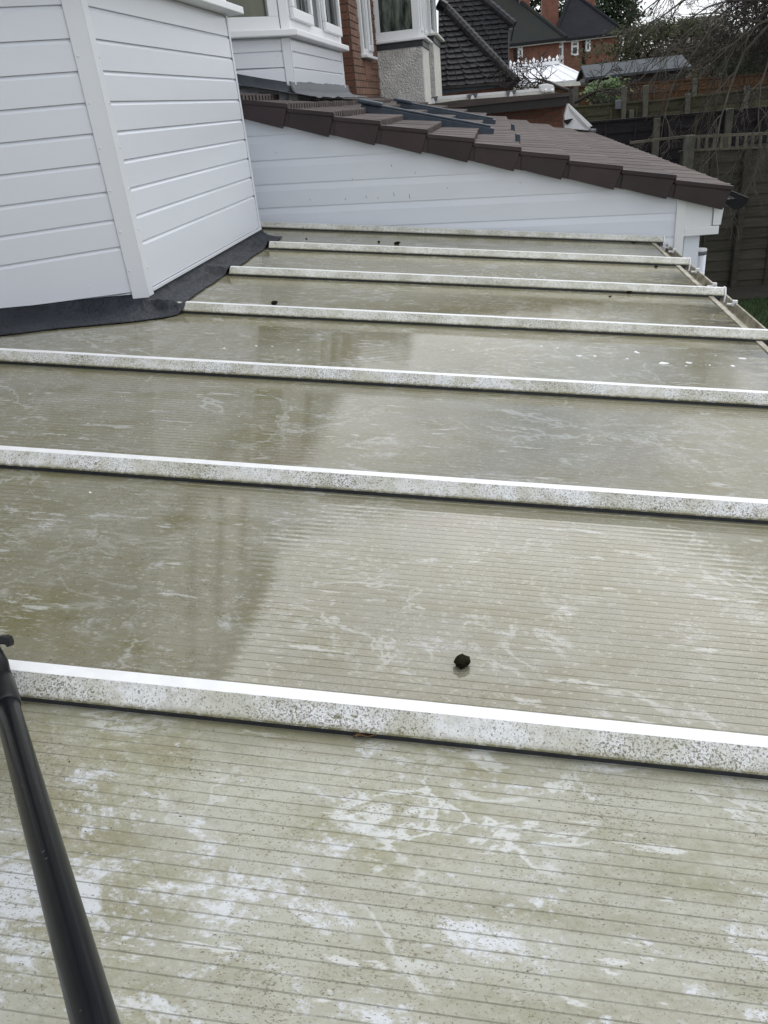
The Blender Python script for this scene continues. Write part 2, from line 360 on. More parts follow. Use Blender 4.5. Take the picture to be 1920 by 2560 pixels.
def ground_mat():
    m = MT('ground'); k = m.mix(m.ramp(m.noise(.5, 5, .6), .4, .6), (.045, .062, .022), (.065, .052, .034)); m.col(k).inp('Roughness', .95); m.bump(m.noise(40, 4), .5, .03); return m.m
M['ground'] = ground_mat()
M['lawn'] = simple('lawn', (.045, .085, .02), (.03, .06, .016), 12, .9, .8, 120, bdist=.03)
M['soil'] = simple('soil', (.040, .033, .024), (.022, .02, .014), 9, .95, .8, 60, bdist=.03)
M['paving'] = simple('paving', (.24, .225, .20), (.17, .16, .145), 6, .9, .3, 60)

# ================================================================== SETTING: ground
def gz(y): 
    t = min(max((y - 13) / 9, 0), 1); t2 = min(max((y - 22) / 30, 0), 1)
    return .95 * t * t * (3 - 2 * t) + .9 * t2
g = MB(); ys = [-60, -20, -5, 0, 4, 8, 11, 13, 14.5, 16, 17.5, 19, 20.5, 22, 28, 36, 44, 52, 80, 200, 900]; xs = [-900, -200, -60, -20, -6, -2, 2, 6, 14, 30, 60, 200, 900]
g.grid([[(x, y, gz(y)) for x in xs] for y in ys]); gr = g.build('ground', M['ground'], smooth=True); gr['kind'] = 'structure'
g = MB(); g.grid([[(x, y, gz(y) + .02) for x in (2.2, 3, 5, 8, 14)] for y in (-6, 0, 6, 11.6)]); q = g.build('lawn', M['lawn']); q['kind'] = 'structure'
rr = random.Random(3); g = MB()
for i in range(14000):
    x = rr.uniform(2.6, 5.5); y = rr.uniform(9.2, 11.6); a = rr.uniform(0, 6.28); h = rr.uniform(.03, .075); dx, dy = cos(a) * .004, sin(a) * .004; lx, ly = rr.uniform(-.02, .02), rr.uniform(-.02, .02)
    g.face([(x - dx, y - dy, .02), (x + dx, y + dy, .02), (x + lx, y + ly, .02 + h)])
q = g.build('grass', M['lawn'], fix=False); q['kind'] = 'stuff'; tag(q, 'short green grass on the lawn beyond the gutter', 'grass')
g = MB(); g.grid([[(x, y, .03 + .03 * mnoise.noise(Vector((x * 2, y * 3, 0)))) for x in [1.6 + i * .4 for i in range(20)]] for y in (11.55, 11.8, 12.1, 12.4)]); q = g.build('flower_bed', M['soil'], smooth=True); q['kind'] = 'structure'
g = MB(); g.box(-2.2, 2.2, -4, 11, -.1, .03); q = g.build('patio', M['paving']); q['kind'] = 'structure'

# ================================================================== CONSERVATORY ROOF
roof = thing('conservatory_roof', RO, 'algae-stained polycarbonate lean-to roof with white glazing bars filling the foreground', 'roof')
roof.rotation_euler = (0, TH, 0); roof['_local'] = 1
BX0 = -2.12                                           # house wall line
barv = [BAR0 + PITCH * k for k in range(-1, 7)]       # v of bars; first one lies behind the frame edge
UE = .962 / cos(TH); US = .915
ustart = [-2.13, -2.13, -2.13, -2.13, -1.247, -1.245, -1.242, -1.6]
def sheet(v0, v1, u0, u1, nm='polycarbonate_panel'):
    b = MB(); us = [u0 + (u1 - u0) * i / 10 for i in range(11)]; prof = []
    k0 = math.ceil((v0 + .001 - RIB * .5) / RIB); prof.append((v0, 0))
    k = k0
    while k * RIB + RIB * .5 < v1 - .002:
        c = k * RIB + RIB * .5
        for dv, h in ((-.0010, .0), (.0, -.0004), (.0010, .0), (RIB * .5, .00006)):
            if v0 < c + dv < v1: prof.append((c + dv, h))
        k += 1
    prof.append((v1, 0))
    b.grid([[(uu, pv, -.038 + ph) for uu in us] for pv, ph in prof])
    # underside and ends, 16 mm sheet
    b.grid([[(us[0], v0, -.054), (us[-1], v0, -.054)], [(us[0], v1, -.054), (us[-1], v1, -.054)]])
    for (a, c) in (((u0, v0), (u1, v0)), ((u1, v0), (u1, v1)), ((u1, v1), (u0, v1)), ((u0, v1), (u0, v0))):
        b.face([(*a, -.038), (*c, -.038), (*c, -.054), (*a, -.054)])
    return b.build(nm, M['sheet'], roof, False, fix=False)
for k in range(len(barv) - 1):
    v0, v1 = barv[k] + .004, barv[k + 1] - .004
    if k < 3: sheet(v0, v1, -2.13, US)
    elif k == 3:                                        # runs under the bay flashing
        sheet(v0, v1, -1.95, US)
    else: sheet(v0, v1, -1.50 if k < 6 else -1.62, US)
prof = [(-.030, -.0290), (-.0297, -.0255), (-.0112, -.0014), (-.0105, -.0004), (-.0092, 0), (.0092, 0), (.0105, -.0004), (.0112, -.0014), (.0297, -.0255), (.030, -.0290)]
for k, vb in enumerate(barv):
    b = MB(); u0, u1 = ustart[k], UE; N = 24
    wob = lambda i: .0006 * mnoise.noise(Vector((i * .6, k * 3.1, 0)))
    b.grid([[(u0 + (u1 - u0) * i / N, vb + pv + wob(i), pw + wob(i + 40)) for pv, pw in prof] for i in range(N + 1)], m=lambda i, j: 1 if j in (3, 4, 5) else 0)
    for uu in (u0, u1): b.face([(uu, vb + pv, pw) for pv, pw in prof])
    bar = b.build('glazing_bar', [M['bar_face'] if k < 4 else M['bar_far'], M['bar_top']], roof, fix=False)
    gk = MB()
    for s in (-1, 1):
        a, c = vb + s * .0285, vb + s * .016
        gk.hexa([(u0, min(a, c), -.0405), (u1 - .01, min(a, c), -.0405), (u1 - .01, max(a, c), -.0405), (u0, max(a, c), -.0405), (u0, min(a, c), -.0275), (u1 - .01, min(a, c), -.0275), (u1 - .01, max(a, c), -.0275), (u0, max(a, c), -.0275)])
    gk.build('gasket', M['gasket'], bar)
    co = MB(); co.box(u0, u1 - .01, vb - .0155, vb + .0155, -.075, -.0255); co.build('bar_core', M['gasket'], bar)
    ec = MB(); pl = [(UE + .0005, vb - .034, -.058), (UE + .0005, vb + .034, -.058), (UE + .0005, vb + .033, -.024), (UE + .0005, vb + .0135, .003), (UE + .0005, vb - .0135, .003), (UE + .0005, vb - .033, -.024)]
    ec.prism(pl, (.007, 0, 0)); bevel(ec.build('end_cap', M['bar_top'], bar), .0015)
# eaves: sheet end closure, gutter trough with lip and brackets (roof-local, trough stays level enough at this pitch)
V0, V1 = barv[0] - .05, barv[-1] + .03
b = MB(); b.box(US - .012, US + .010, V0, V1, -.058, -.0335); bevel(b.build('sheet_closure', M['gutter_dirty'], roof), .002)
b = MB(); gp = [(.905, -.062), (.928, -.066), (.934, -.095), (.955, -.108), (.985, -.104), (1.000, -.085), (1.003, -.047), (1.009, -.045), (1.009, -.088), (.990, -.112), (.953, -.117), (.905, -.100)]
b.grid([[(pu, vv, pw) for pu, pw in gp] for vv in [V0 + (V1 - V0) * i / 30 for i in range(31)]], 0, True)
for vv in (V0, V1): b.face([(pu, vv, pw) for pu, pw in gp])
gut = b.build('gutter', M['gutter_dirty'], roof)
for vv in [barv[-1] - .05, barv[-1] - .19] + [x - .075 for x in barv[1:-1]] + [barv[-2] - .42 + .0]:
    b = MB(); b.box(.994, 1.014, vv - .008, vv + .008, -.062, -.036); b.box(.972, 1.002, vv - .005, vv + .005, -.058, -.050); bevel(b.build('gutter_clip', M['bar_top'], gut), .002)
b = MB(); b.box(.80, .904, V0, V1, -.15, -.056); b.build('eaves_beam', M['bar_top'], roof)
b = MB(); b.box(-2.13, .80, V0 - .0, V0 + .05, -.14, -.056); b.build('end_frame', M['bar_top'], roof)
# conservatory front that carries the eaves: posts, rails and panes
cons = thing('conservatory', (.85, 2, 0), 'white framed conservatory wall under the gutter of the polycarbonate roof', 'conservatory')
zt = RO.z - .15 * cos(TH) - .85 * math.tan(TH)
b = MB(); b.box(.80, .90, V0, V1, .03, .50); b.build('dwarf_wall', M['render'], cons)
b = MB(); b.box(.79, .89, V0, V1, .50, .55); b.box(.79, .89, V0, V1, zt - .10, zt - .006); b.build('rail', M['frame'], cons)
for vb in barv:
    b = MB(); b.box(.80, .88, vb - .035, vb + .035, .55, zt - .10); b.build('post', M['frame'], cons)
for k in range(len(barv) - 1):
    b = MB(); b.box(.835, .845, barv[k] + .036, barv[k + 1] - .036, .551, zt - .101); b.build('pane', M['glass'], cons)

# ================================================================== NEAR BAY (clad in white boards)
BX = -1.38; BY0, BY1 = 2.935, 4.60; SPL = radians(36)
C0 = Vector((BX, BY0, 0)); DL = Vector((-cos(SPL), -sin(SPL), 0)); NL = Vector((sin(SPL), -cos(SPL), 0)); NR = Vector((1, 0, 0)); DR = Vector((0, 1, 0))
bay = thing('bay_window', (BX, BY0, HC - .56), 'large white board-clad bay with black flashing at its foot, nearest the camera', 'bay window')
def boards(parent, O, D, Nn, L, zs, mat, lowcut=None, lip=.014, dep=.008, name='board'):
    for z0, z1 in zip(zs[:-1], zs[1:]):
        def at(s, o, z): p = O + D * s + Nn * o; return (p.x, p.y, z)
        za, zb = z0, z0
        if lowcut:
            za, zb = max(z0, lowcut(O + D * 0)), max(z0, lowcut(O + D * L))
            if za > z1 - .02 and zb > z1 - .02: continue
            za, zb = min(za, z1 - lip - .002), min(zb, z1 - lip - .002)
        b = MB(); rows = [[at(0, -.01, za), at(L, -.01, zb)], [at(0, dep, za), at(L, dep, zb)], [at(0, dep, z1 - lip), at(L, dep, z1 - lip)], [at(0, .001, z1 - .003), at(L, .001, z1 - .003)], [at(0, .001, z1 - .0005), at(L, .001, z1 - .0005)], [at(0, -.01, z1 - .0005), at(L, -.01, z1 - .0005)]]
        b.grid(rows); b.face([r[0] for r in rows]); b.face([r[1] for r in rows][::-1])
        ob = b.build(name, mat, parent); bevel(ob, .0012, 1)
PB = .0966; zl = [HC + .402 - PB * k for k in range(-1, 10)]; zl = zl[::-1]      # bottom .. top
LL = .95
zr_ = [z for z in zl]; zr_[0] = HC - .545; zr_[-1] = HC + .497
boards(bay, C0 + DR * .012, DR, NR, BY1 - BY0 - .03, zr_, M['pvc'])
boards(bay, C0 + DL * .012, DL, NL, LL, [HC - .66] + zr_, M['pvc'], lowcut=lambda p: roofz(p.x) + .022)
b = MB(); cw = [C0 - NR * .011, C0 + DR * (BY1 - BY0) - NR * .011, Vector((-2.5, BY1 + .5, 0)), Vector((-2.5, 1.9, 0)), C0 + DL * 1.2 - NL * .012 - Vector((0, 0, 0))]
ci = [C0 + Vector((-.014, .004, 0)), Vector((BX - .014, BY1 - .012, 0)), Vector((-2.13, BY1 + .30, 0)), Vector((-2.13, BY0 + DL.y * (2.13 + BX) / cos(SPL) + .016, 0))]
b.prism([p + Vector((0, 0, .03)) for p in ci], (0, 0, HC + .5 - .03)); b.build('wall_core', M['pvc_grey'], bay)
# corner trim, two wings plus screws
b = MB(); zb0, zb1 = HC - .583, HC + .497
b.fbox(C0 + DL * .056 + NL * .0095 + Vector((0, 0, zb0)), -DL * .062, NL * .0045, (0, 0, zb1 - zb0))
b.fbox(C0 + DR * -.004 + NR * .0095 + Vector((0, 0, zb0 + .012)), DR * .048, NR * .0045, (0, 0, zb1 - zb0 - .012))
ct = bevel(b.build('corner_trim', M['pvc_trim'], bay), .002)
for i in range(7):
    for D, Nn, s in ((DL, NL, .044), (DR, NR, .036)):
        z = HC + .252 - i * .143 - (0 if D is DL else .004); p = C0 + D * s + Nn * .0138 + Vector((0, 0, z))
        b = MB(); b.tube([p, p + Nn * .0022, p + Nn * .003], [.0042, .0038, .002], 8); b.build('screw', M['bar_top'], ct)
b = MB(); b.fbox(Vector((BX + .0085, BY1 - .024, HC - .55)), (0.004, 0, 0), (0, .024, 0), (0, 0, 1.047)); b.fbox(Vector((BX - .02, BY1 - .0005, HC - .55)), (.032, 0, 0), (0, .004, 0), (0, 0, 1.047)); bevel(b.build('edge_trim', M['pvc_trim'], bay), .0015)
b = MB(); b.fbox(Vector((BX + .0085, BY0 + .046, HC - .560)), (.006, 0, 0), (0, BY1 - BY0 - .046, 0), (0, 0, .014)); bevel(b.build('bottom_trim', M['pvc_trim'], bay), .0015)
def screwcol(parent, O, D, Nn, ss, zs_, r=.0032):
    for s in ss:
        for z in zs_:
            p = O + D * s + Nn * .0078; p = Vector((p.x, p.y, z)); b = MB(); b.tube([p, p + Nn * .0018], [r, r * .7], 8); b.build('screw', M['bar_top'], parent)
screwcol(bay, C0, DL, NL, (.205, .52), (HC - .495,)); 
# sill, window band and bay roof above the frame edge
def ring(off, z): 
    a = C0 + DL * 1.02 + NL * off; c1 = C0 + NL * off; c2 = C0 + NR * off
    # mitre
    k = (NL + NR).normalized(); c = C0 + k * (off / k.dot(NR)); e = Vector((BX + off, BY1, 0))
    return [Vector((p.x, p.y, z)) for p in (a, c, e)]
def band(mb, o0, o1, z0, z1, yext=0., m=0):
    A, B, Cc, Dd = ring(o0, z0), ring(o1, z0), ring(o0, z1), ring(o1, z1)
    for R in (A, B, Cc, Dd): R[2].y += yext
    for i in range(2): mb.hexa([A[i], A[i + 1], B[i + 1], B[i], Cc[i], Cc[i + 1], Dd[i + 1], Dd[i]], m)
    return mb
b = band(MB(), -.05, .085, HC + .499, HC + .533, .065); bevel(b.build('sill', M['frame'], bay), .004)
def window_on(parent, O, D, Nn, L, z0, z1, panes, mat, fw=.06, openers=()):
    wd = MB(); P = lambda s, o, z: (O + D * s + Nn * o + Vector((0, 0, z)))
    def bar(s0, s1, za, zb, o0=-.03, o1=.02): wd.fbox(P(s0, o0, za), D * (s1 - s0), Nn * (o1 - o0), (0, 0, zb - za))
    bar(0, L, z0, z0 + fw); bar(0, L, z1 - fw, z1); bar(0, fw, z0 + fw, z1 - fw); bar(L - fw, L, z0 + fw, z1 - fw)
    cuts = [fw] + [fw + (L - 2 * fw) * c for c in panes] + [L - fw]
    for c in cuts[1:-1]: bar(c - fw * .35, c + fw * .35, z0 + fw, z1 - fw, -.028, .018)
    wo = bevel(wd.build('window', M['frame'], parent), .003)
    for i, (a, c) in enumerate(zip(cuts[:-1], cuts[1:])):
        a2 = a + (0 if i == 0 else fw * .35); c2 = c - (0 if i == len(cuts) - 2 else fw * .35)
        gl = MB(); gl.fbox(P(a2, -.012, z0 + fw), D * (c2 - a2), Nn * .006, (0, 0, z1 - z0 - 2 * fw)); gl.build('pane', mat, wo)
        if i in openers:
            sh = MB(); e = .012; fz = .055
            for (s0, s1, za, zb) in ((a2 - e, c2 + e, z0 + fw - e, z0 + fw + fz), (a2 - e, c2 + e, z1 - fw - fz, z1 - fw + e), (a2 - e, a2 + fz * .8, z0 + fw + fz, z1 - fw - fz), (c2 - fz * .8, c2 + e, z0 + fw + fz, z1 - fw - fz)):
                sh.fbox(P(s0, .0205, za), D * (s1 - s0), Nn * .028, (0, 0, zb - za))
            bevel(sh.build('sash', M['frame'], wo), .006)
    return wo
b = MB(); b.prism([p + Vector((0, 0, HC + .5)) + Vector((-.06, .02, 0)) for p in ci], (0, 0, 1.72)); b.build('window_core', M['glass'], bay)
window_on(bay, C0 + DR * .005, DR, NR, BY1 - BY0 - .01, HC + .533, HC + 2.2, (.33, .66), M['glass'])
window_on(bay, C0 + DL * .01, DL, NL, .98, HC + .533, HC + 2.2, (.5,), M['glass'])
b = MB(); pl = [C0 + Vector((.07, -.15, 0)), Vector((BX + .07, BY1 + .90, 0)), Vector((-2.13, BY1 + .90, 0)), Vector((-2.13, 2.2, 0))]
b.prism([p + Vector((0, 0, HC + 2.2)) for p in pl], (0, 0, .10)); bevel(b.build('soffit', M['frame'], bay), .01)
# flashing skirt: left face -> corner -> right face, dressed over the bar ends
path = []
for i in range(22): t = 1.02 * (1 - i / 22); path.append((C0 + DL * t, NL, .220 + .014 * mnoise.noise(Vector((t * 4, 0, 0))), t))
for i in range(7): k = i / 6; nn = (NL * (1 - k) + NR * k).normalized(); path.append((C0.copy(), nn, .220 * (1 - k) + .118 * k + .02 * sin(pi * k), 0))
for i in range(1, 61): t = (BY1 - BY0 + .035) * i / 60; path.append((C0 + DR * t, NR, .118 + .008 * mnoise.noise(Vector((t * 5, 3, 0))), -t))
rows = []
for (p, nn, wd, t) in path:
    row = []
    for j, (f, hgt) in enumerate(((0, .040), (.03, .036), (.10, .026), (.22, .016), (.36, .011), (.52, .008), (.72, .007), (.93, .0065), (1, .004))):
        q_ = p + nn * (.004 + wd * f); z = roofz(q_.x) + hgt
        if j == 0: z += .01
        q_.z = z + (.0022 * mnoise.noise(Vector((q_.x * 16, q_.y * 16, j))) if 1 < j < 8 else 0)
        for vb in barv[4:7]:
            if nn.x > .8:
                bump_ = math.exp(-((q_.y - vb - .0) / .030) ** 2)
                tgt = roofz(q_.x, 0) + .004 + .004 * f
                if f > .12: q_.z = q_.z * (1 - bump_) + max(q_.z, tgt) * bump_
                elif f <= .12: q_.z += bump_ * .004
                if j == 8: q_.x += .020 * bump_
        row.append(q_)
    rows.append(row)
b = MB(); b.grid(rows); fl = b.build('flashing', M['flash'], bay, True)
md = fl.modifiers.new('t', 'SOLIDIFY'); md.thickness = .002; md.offset = -1
b = MB(); b.box(-2.13, -2.02, V0, 2.36, roofz(-2.07) - .01, roofz(-2.13) + .10); b.build('wall_flashing', M['flash'], bay)

# ================================================================== TILED LEAN-TO EXTENSION (gable wall of white boards, brown tiles)
YG = 4.97; WY = 5.035                                   # verge plane, wall plane
ext = thing('lean_to_extension', (0, WY, 0), 'white clad lean-to extension with brown concrete tile roof behind the polycarbonate roof', 'extension')
zt_ = lambda x: HC - .239 - .259 * x                    # tile nose height
zu_ = lambda x: HC - .376 - .258 * x                    # underside of verge units
edges = [-2.01, -1.742, -1.474, -1.206, -.938, -.67, -.398, -.131, .135, .408, .708, 1.008, 1.325]
def clip(poly, f):                                      # keep f(p) <= 0
    out = []
    for i in range(len(poly)):
        a, c = poly[i], poly[(i + 1) % len(poly)]; fa, fc = f(a), f(c)
        if fa <= 0: out.append(a)
        if fa * fc < 0: t = fa / (fa - fc); out.append((a[0] + (c[0] - a[0]) * t, a[1] + (c[1] - a[1]) * t))
    return out
TL = math.tan(radians(2.0))
lines = [HC - .242 - .686 * TL + .1355 * k for k in range(-6, 6)]   # board joint heights at x = 0
for z0, z1 in zip(lines[:-1], lines[1:]):
    b = MB(); any_ = False
    for (ha, hb, fo) in ((0, .094, lambda h: .008), (.094, .1335, lambda h: .008 - .006 * (h - .094) / .0395), (.1335, .135, lambda h: .002)):
        L = lambda x, h: z0 + h - TL * x
        poly = [(-2.1, L(-2.1, ha)), (1.045, L(1.045, ha)), (1.045, L(1.045, hb)), (-2.1, L(-2.1, hb))]
        poly = clip(poly, lambda p: p[1] - (zu_(p[0]) + .045)); poly = clip(poly, lambda p: (roofz(p[0]) - .12) - p[1]) if len(poly) > 2 else []
        if len(poly) > 2:
            any_ = True; b.face([(x, WY - fo(z - z0 + TL * x), z) for x, z in poly])
    if any_:
        # bottom lip
        poly = [(x, z0 - TL * x) for x in (-2.1, 1.045)]
        x1 = 1.045
        for k in range(200):
            if z0 - TL * x1 > zu_(x1) + .045: x1 -= .02
            else: break
        if x1 > -2.05: b.face([(-2.1, WY - .008, z0 + TL * 2.1), (x1, WY - .008, z0 - TL * x1), (x1, WY + .004, z0 - TL * x1), (-2.1, WY + .004, z0 + TL * 2.1)])
        b.build('board', M['pvc_grey'], ext, fix=False)
b = MB(); b.prism([(-2.13, WY + .006, .03), (1.06, WY + .006, .03), (1.06, WY + .006, zu_(1.06) + .04), (-2.13, WY + .006, zu_(-2.13) + .04)], (0, 7.2, 0)); b.build('wall_core', M['pvc_grey'], ext)
for (px, py, hh_) in ((978, 411, .013), (984, 481, .022), (1023, 485, .026), (863, 495, .012), (915, 489, .014), (775, 497, .010), (880, 446, .008), (944, 493, .009), (1118, 468, .008), (690, 380, .007), (1038, 430, .008), (1300, 455, .007)):
    p = AY(px, py, WY - .0086); b = MB(); b.fbox(p + Vector((-.0012, -.0008, 0)), (.0024, 0, 0), (0, .0016, 0), (.002, 0, -hh_)); b.build('nail_mark', M['greyplas'], ext)
b = MB(); b.box(1.035, 1.088, WY - .022, WY + .05, .03, zu_(1.088) + .03); bevel(b.build('corner_post', M['frame'], ext), .003)
# boxed eaves end
p0 = AY(1708, 545, WY - .02); p1 = AY(1792, 578, WY - .02)
zb_ = HC - .848; 
b = MB(); b.box(1.09, 1.242, WY - .010, WY + 7.2, zb_ + .05, zu_(1.17) + .03); b.build('soffit_box', M['frame'], ext)
b = MB(); b.box(1.0885, 1.285, WY - .018, WY + 7.2, zb_, zb_ + .049); bevel(b.build('soffit_board', M['frame'], ext), .004)
b = MB(); b.prism([(1.246, WY - .020, zb_ + .052), (1.292, WY - .020, zb_ + .052), (1.300, WY - .020, zu_(1.300) + .01), (1.246, WY - .020, zu_(1.246) + .01)], (0, 7.2, 0)); bevel(b.build('fascia', M['frame'], ext), .003)
b = MB(); b.box(1.10, 1.19, WY + .02, WY + .11, .03, zb_ - .002); bevel(b.build('post', M['pvc_grey'], ext), .004)
# verge units
for i in range(3, len(edges)):
    xa, xb = edges[i - 1], edges[i]; gx = xb - xa; dz = .259 * gx; st = .024
    zr, zlft = zt_(xb), zt_(xb) + dz - st
    yj = YG + random.uniform(-.0015, .0015); zj = random.uniform(-.002, .002)
    b = MB(); bl, br = xa - .034 + .028, xb - .044
    poly = [(bl, yj, zu_(bl) + .014 + zj), (br, yj, zu_(br) + zj), (xb - .004, yj, zr - .022 + zj), (xa + .006, yj, zlft - .020 + zj)]
    b.prism(poly, (0, .012, 0)); un = bevel(b.build('verge_unit', M['verge'], ext), .003)
    c = MB(); c.prism([(xa - .004, yj - .006, zlft - .022 + zj), (xb + .004, yj - .006, zr - .024 + zj), (xb + .004, yj - .006, zr + .002 + zj), (xa - .004, yj - .006, zlft + .004 + zj)], (0, .026, 0)); bevel(c.build('verge_lip', M['verge'], un), .004)
    c = MB(); c.prism([(bl - .055, yj + .009, zu_(bl - .055) + .012), (bl + .02, yj + .009, zu_(bl + .02) + .012), (xa + .02, yj + .009, zlft - .03), (xa - .035, yj + .009, zlft - .012)], (0, .01, 0)); c.build('verge_tongue', M['verge'], un)
# interlocking tiles, shared meshes
TW = .30
def tile_mesh(gx):
    b = MB(); nr = 4; pr = []; wv = TW / nr
    for r in range(nr):
        y0 = wv * r; hi = .0042 if r else .008
        pr += [(y0, 0.), (y0 + wv * .30, 0.), (y0 + wv * .40, hi * .8), (y0 + wv * .5, hi), (y0 + wv * .80, hi), (y0 + wv * .90, hi * .8)]
    pr.append((TW - .002, 0.)); gx2 = gx + .03; rise = .259 * gx2 - .024
    b.grid([[(0, y, h) for y, h in pr], [(-gx2, y, rise + h - .016) for y, h in pr]])
    b.grid([[(0, y, h) for y, h in pr], [(-.003, y, (h - .034) if h > .003 else -.004) for y, h in pr]])
    b.grid([[(-.003, y, (h - .034) if h > .003 else -.004) for y, h in pr], [(-gx2, y, rise - .040) for y, h in pr]])
    return b.mesh('tile', M['tile'])
tmesh = {}
ncol = 24
for i in range(1, len(edges)):
    gx = edges[i] - edges[i - 1]; key = round(gx, 3)
    if key not in tmesh: tmesh[key] = tile_mesh(gx)
    for c in range(ncol):
        y = YG + .020 + TW * c
        if i <= 2 and y > 6.0: continue
        if i == 3 and y > 9.9: continue
        if i == 4 and 99 < y: continue
        t = link('tile', tmesh[key], ext); t.location = (edges[i] + random.uniform(-.002, .002), y, zt_(edges[i]) + random.uniform(-.0015, .0015))
b = MB(); b.prism([(-2.13, WY + .01, zt_(-2.13) - .055), (1.30, WY + .01, zt_(1.30) - .055), (1.30, WY + .01, zt_(1.30) - .04), (-2.13, WY + .01, zt_(-2.13) - .04)], (0, 7.19, 0)); b.build('roof_deck', M['verge'], ext)
# black half-round gutter at the eaves
b = MB(); gc = Vector((1.368, 0, HC - .655)); pr = [(gc.x + .06 * cos(a), gc.z + .06 * sin(a)) for a in [pi + pi * k / 12 for k in range(13)]]
pr2 = [(gc.x + .055 * cos(a), gc.z + .055 * sin(a)) for a in [2 * pi - pi * k / 12 for k in range(13)]]
b.grid([[(x, y, z) for x, z in pr + pr2] for y in (YG + .03, YG + 7.2)], 0, True); b.face([(x, YG + .03, z) for x, z in pr]); b.build('gutter', M['black'], ext)
# roof strips: slender raised grey strips on the tiles, pixel-measured along the slope
TN = Vector((.259, 0, 1)).normalized()
def TPl(px, py, o): return AP(px, py, Vector((0, 0, HC - .239 + o)), Vector((.259, 0, 1)))
for (yn, xa, xb, dep) in ((6.3, -.98, -.02, .10), (8.6, -.98, -.01, .11)):
    D = Vector((1, 0, -.259)).normalized(); Lx = (xb - xa) / D.x
    O = Vector((xa, yn, zt_(xa) + .004)); hh = .040
    def bx(mb, s0, s1, y0, y1, h0, h1): return mb.fbox(O + D * s0 + Vector((0, y0, 0)) + TN * h0, D * (s1 - s0), (0, y1 - y0, 0), TN * (h1 - h0))
    r = bevel(bx(MB(), 0, Lx, 0, dep, -.03, hh * .5).build('roof_strip', M['strip_metal'], ext), .004)
    for (ya_, yb_) in ((.010, .045), (dep - .045, dep - .010)): bevel(bx(MB(), .03, Lx - .03, ya_, yb_, hh * .5, hh * .92).build('cover_strip', M['strip_metal'], r), .008, 3)
    bevel(bx(MB(), -.03, .15, -.02, dep + .02, hh * .55, hh * 1.3).build('top_hood', M['strip_metal'], r), .012, 3)
for px, py in ((1284, 317), (1297, 344)):
    p = TPl(px, py, .03); b = MB(); b.fbox(p + Vector((-.02, 0, -.03)), (.03, 0, -.008), (0, .10, 0), (0, 0, .055)); bevel(b.build('tile_clip', M['strip_metal'], ext), .006)
# lead apron by the second bay
b = MB(); rows = []
for i in range(26):
    y = 5.80 + 2.35 * i / 25; rows.append([Vector((x, y, zt_(x) + .028 + .010 * mnoise.noise(Vector((x * 9, y * 7, 1))) + (.07 if j == 0 else (.016 if j == 1 else 0)))) for j, x in enumerate((-1.372, -1.36, -1.34, -1.29, -1.24, -1.20 + .03 * mnoise.noise(Vector((y * 3, 0, 0)))))])
b.grid(rows); q = b.build('lead_apron', M['lead'], ext, True); md = q.modifiers.new('t', 'SOLIDIFY'); md.thickness = .003
b = MB(); rows = []
for i in range(10):
    t = i / 9 * .75; p = Vector((-1.38, 5.96, 0)) + Vector((-cos(radians(45)), -sin(radians(45)), 0)) * t; nn = Vector((sin(radians(45)), -cos(radians(45)), 0))
    rows.append([Vector(((p + nn * o_).x, (p + nn * o_).y, zt_((p + nn * o_).x) + h_ + .006 * mnoise.noise(Vector((t * 9, o_ * 20, 2))))) for o_, h_ in ((.004, .09), (.02, .045), (.07, .032), (.16, .03))])
b.grid(rows); q = b.build('lead_apron', M['lead'], ext, True); md = q.modifiers.new('t', 'SOLIDIFY'); md.thickness = .003

# ================================================================== SECOND BAY on the tiled roof
FY0, FY1 = 5.96, 7.98; SP2 = radians(45); F0 = Vector((BX, FY0, 0)); DL2 = Vector((-cos(SP2), -sin(SP2), 0)); NL2 = Vector((sin(SP2), -cos(SP2), 0))
bay2 = thing('bay_window', (BX, FY0, HC + .1), 'smaller white clad bay with casement windows rising from the brown tiled roof', 'bay window')
z2 = [HC + .13, HC + .207, HC + .304, HC + .402, HC + .478]
boards(bay2, F0 + DR * .012, DR, NR, FY1 - FY0 - .02, z2, M['pvc'], lip=.012)
boards(bay2, F0 + DL2 * .012, DL2, NL2, .92, [HC + .10] + z2, M['pvc'], lowcut=lambda p: zt_(p.x) + .035, lip=.012)
b = MB(); ci2 = [F0 + Vector((-.014, .006, 0)), Vector((BX - .014, FY1 - .008, 0)), Vector((-2.13, FY1 + .5, 0)), Vector((-2.13, FY0 - .75 + .02, 0))]
b.prism([p + Vector((0, 0, HC - .2)) for p in ci2], (0, 0, .68)); b.build('wall_core', M['pvc_grey'], bay2)
b = MB(); b.fbox(F0 + DL2 * .062 + NL2 * .0095 + Vector((0, 0, HC + .10)), -DL2 * .066, NL2 * .005, (0, 0, .377)); b.fbox(F0 + NR * .0095 + Vector((0, 0, HC + .10)), DR * .03, NR * .005, (0, 0, .377)); ct2 = bevel(b.build('corner_trim', M['pvc_trim'], bay2), .002)
b = MB(); b.fbox(Vector((BX - .01, FY1 - .03, HC + .11)), (.026, 0, 0), (0, .035, 0), (0, 0, .367)); bevel(b.build('edge_trim', M['frame'], bay2), .003)
screwcol(bay2, F0, DL2, NL2, (.10, .74), [z - .03 for z in z2[1:]], .006); screwcol(bay2, F0, DR, NR, (.06, .55, 1.05, 1.5, 1.95), [z - .03 for z in z2[1:]], .006)
def ring2(off, z):
    k = (NL2 + NR).normalized(); c = F0 + k * (off / k.dot(NR)); a = F0 + DL2 * 1.05 + NL2 * off; e = Vector((BX + off, FY1, 0)); return [Vector((p.x, p.y, z)) for p in (a, c, e)]
ring = ring2
b = band(MB(), -.05, .075, HC + .479, HC + .523, .06); bevel(b.build('sill', M['frame'], bay2), .008)
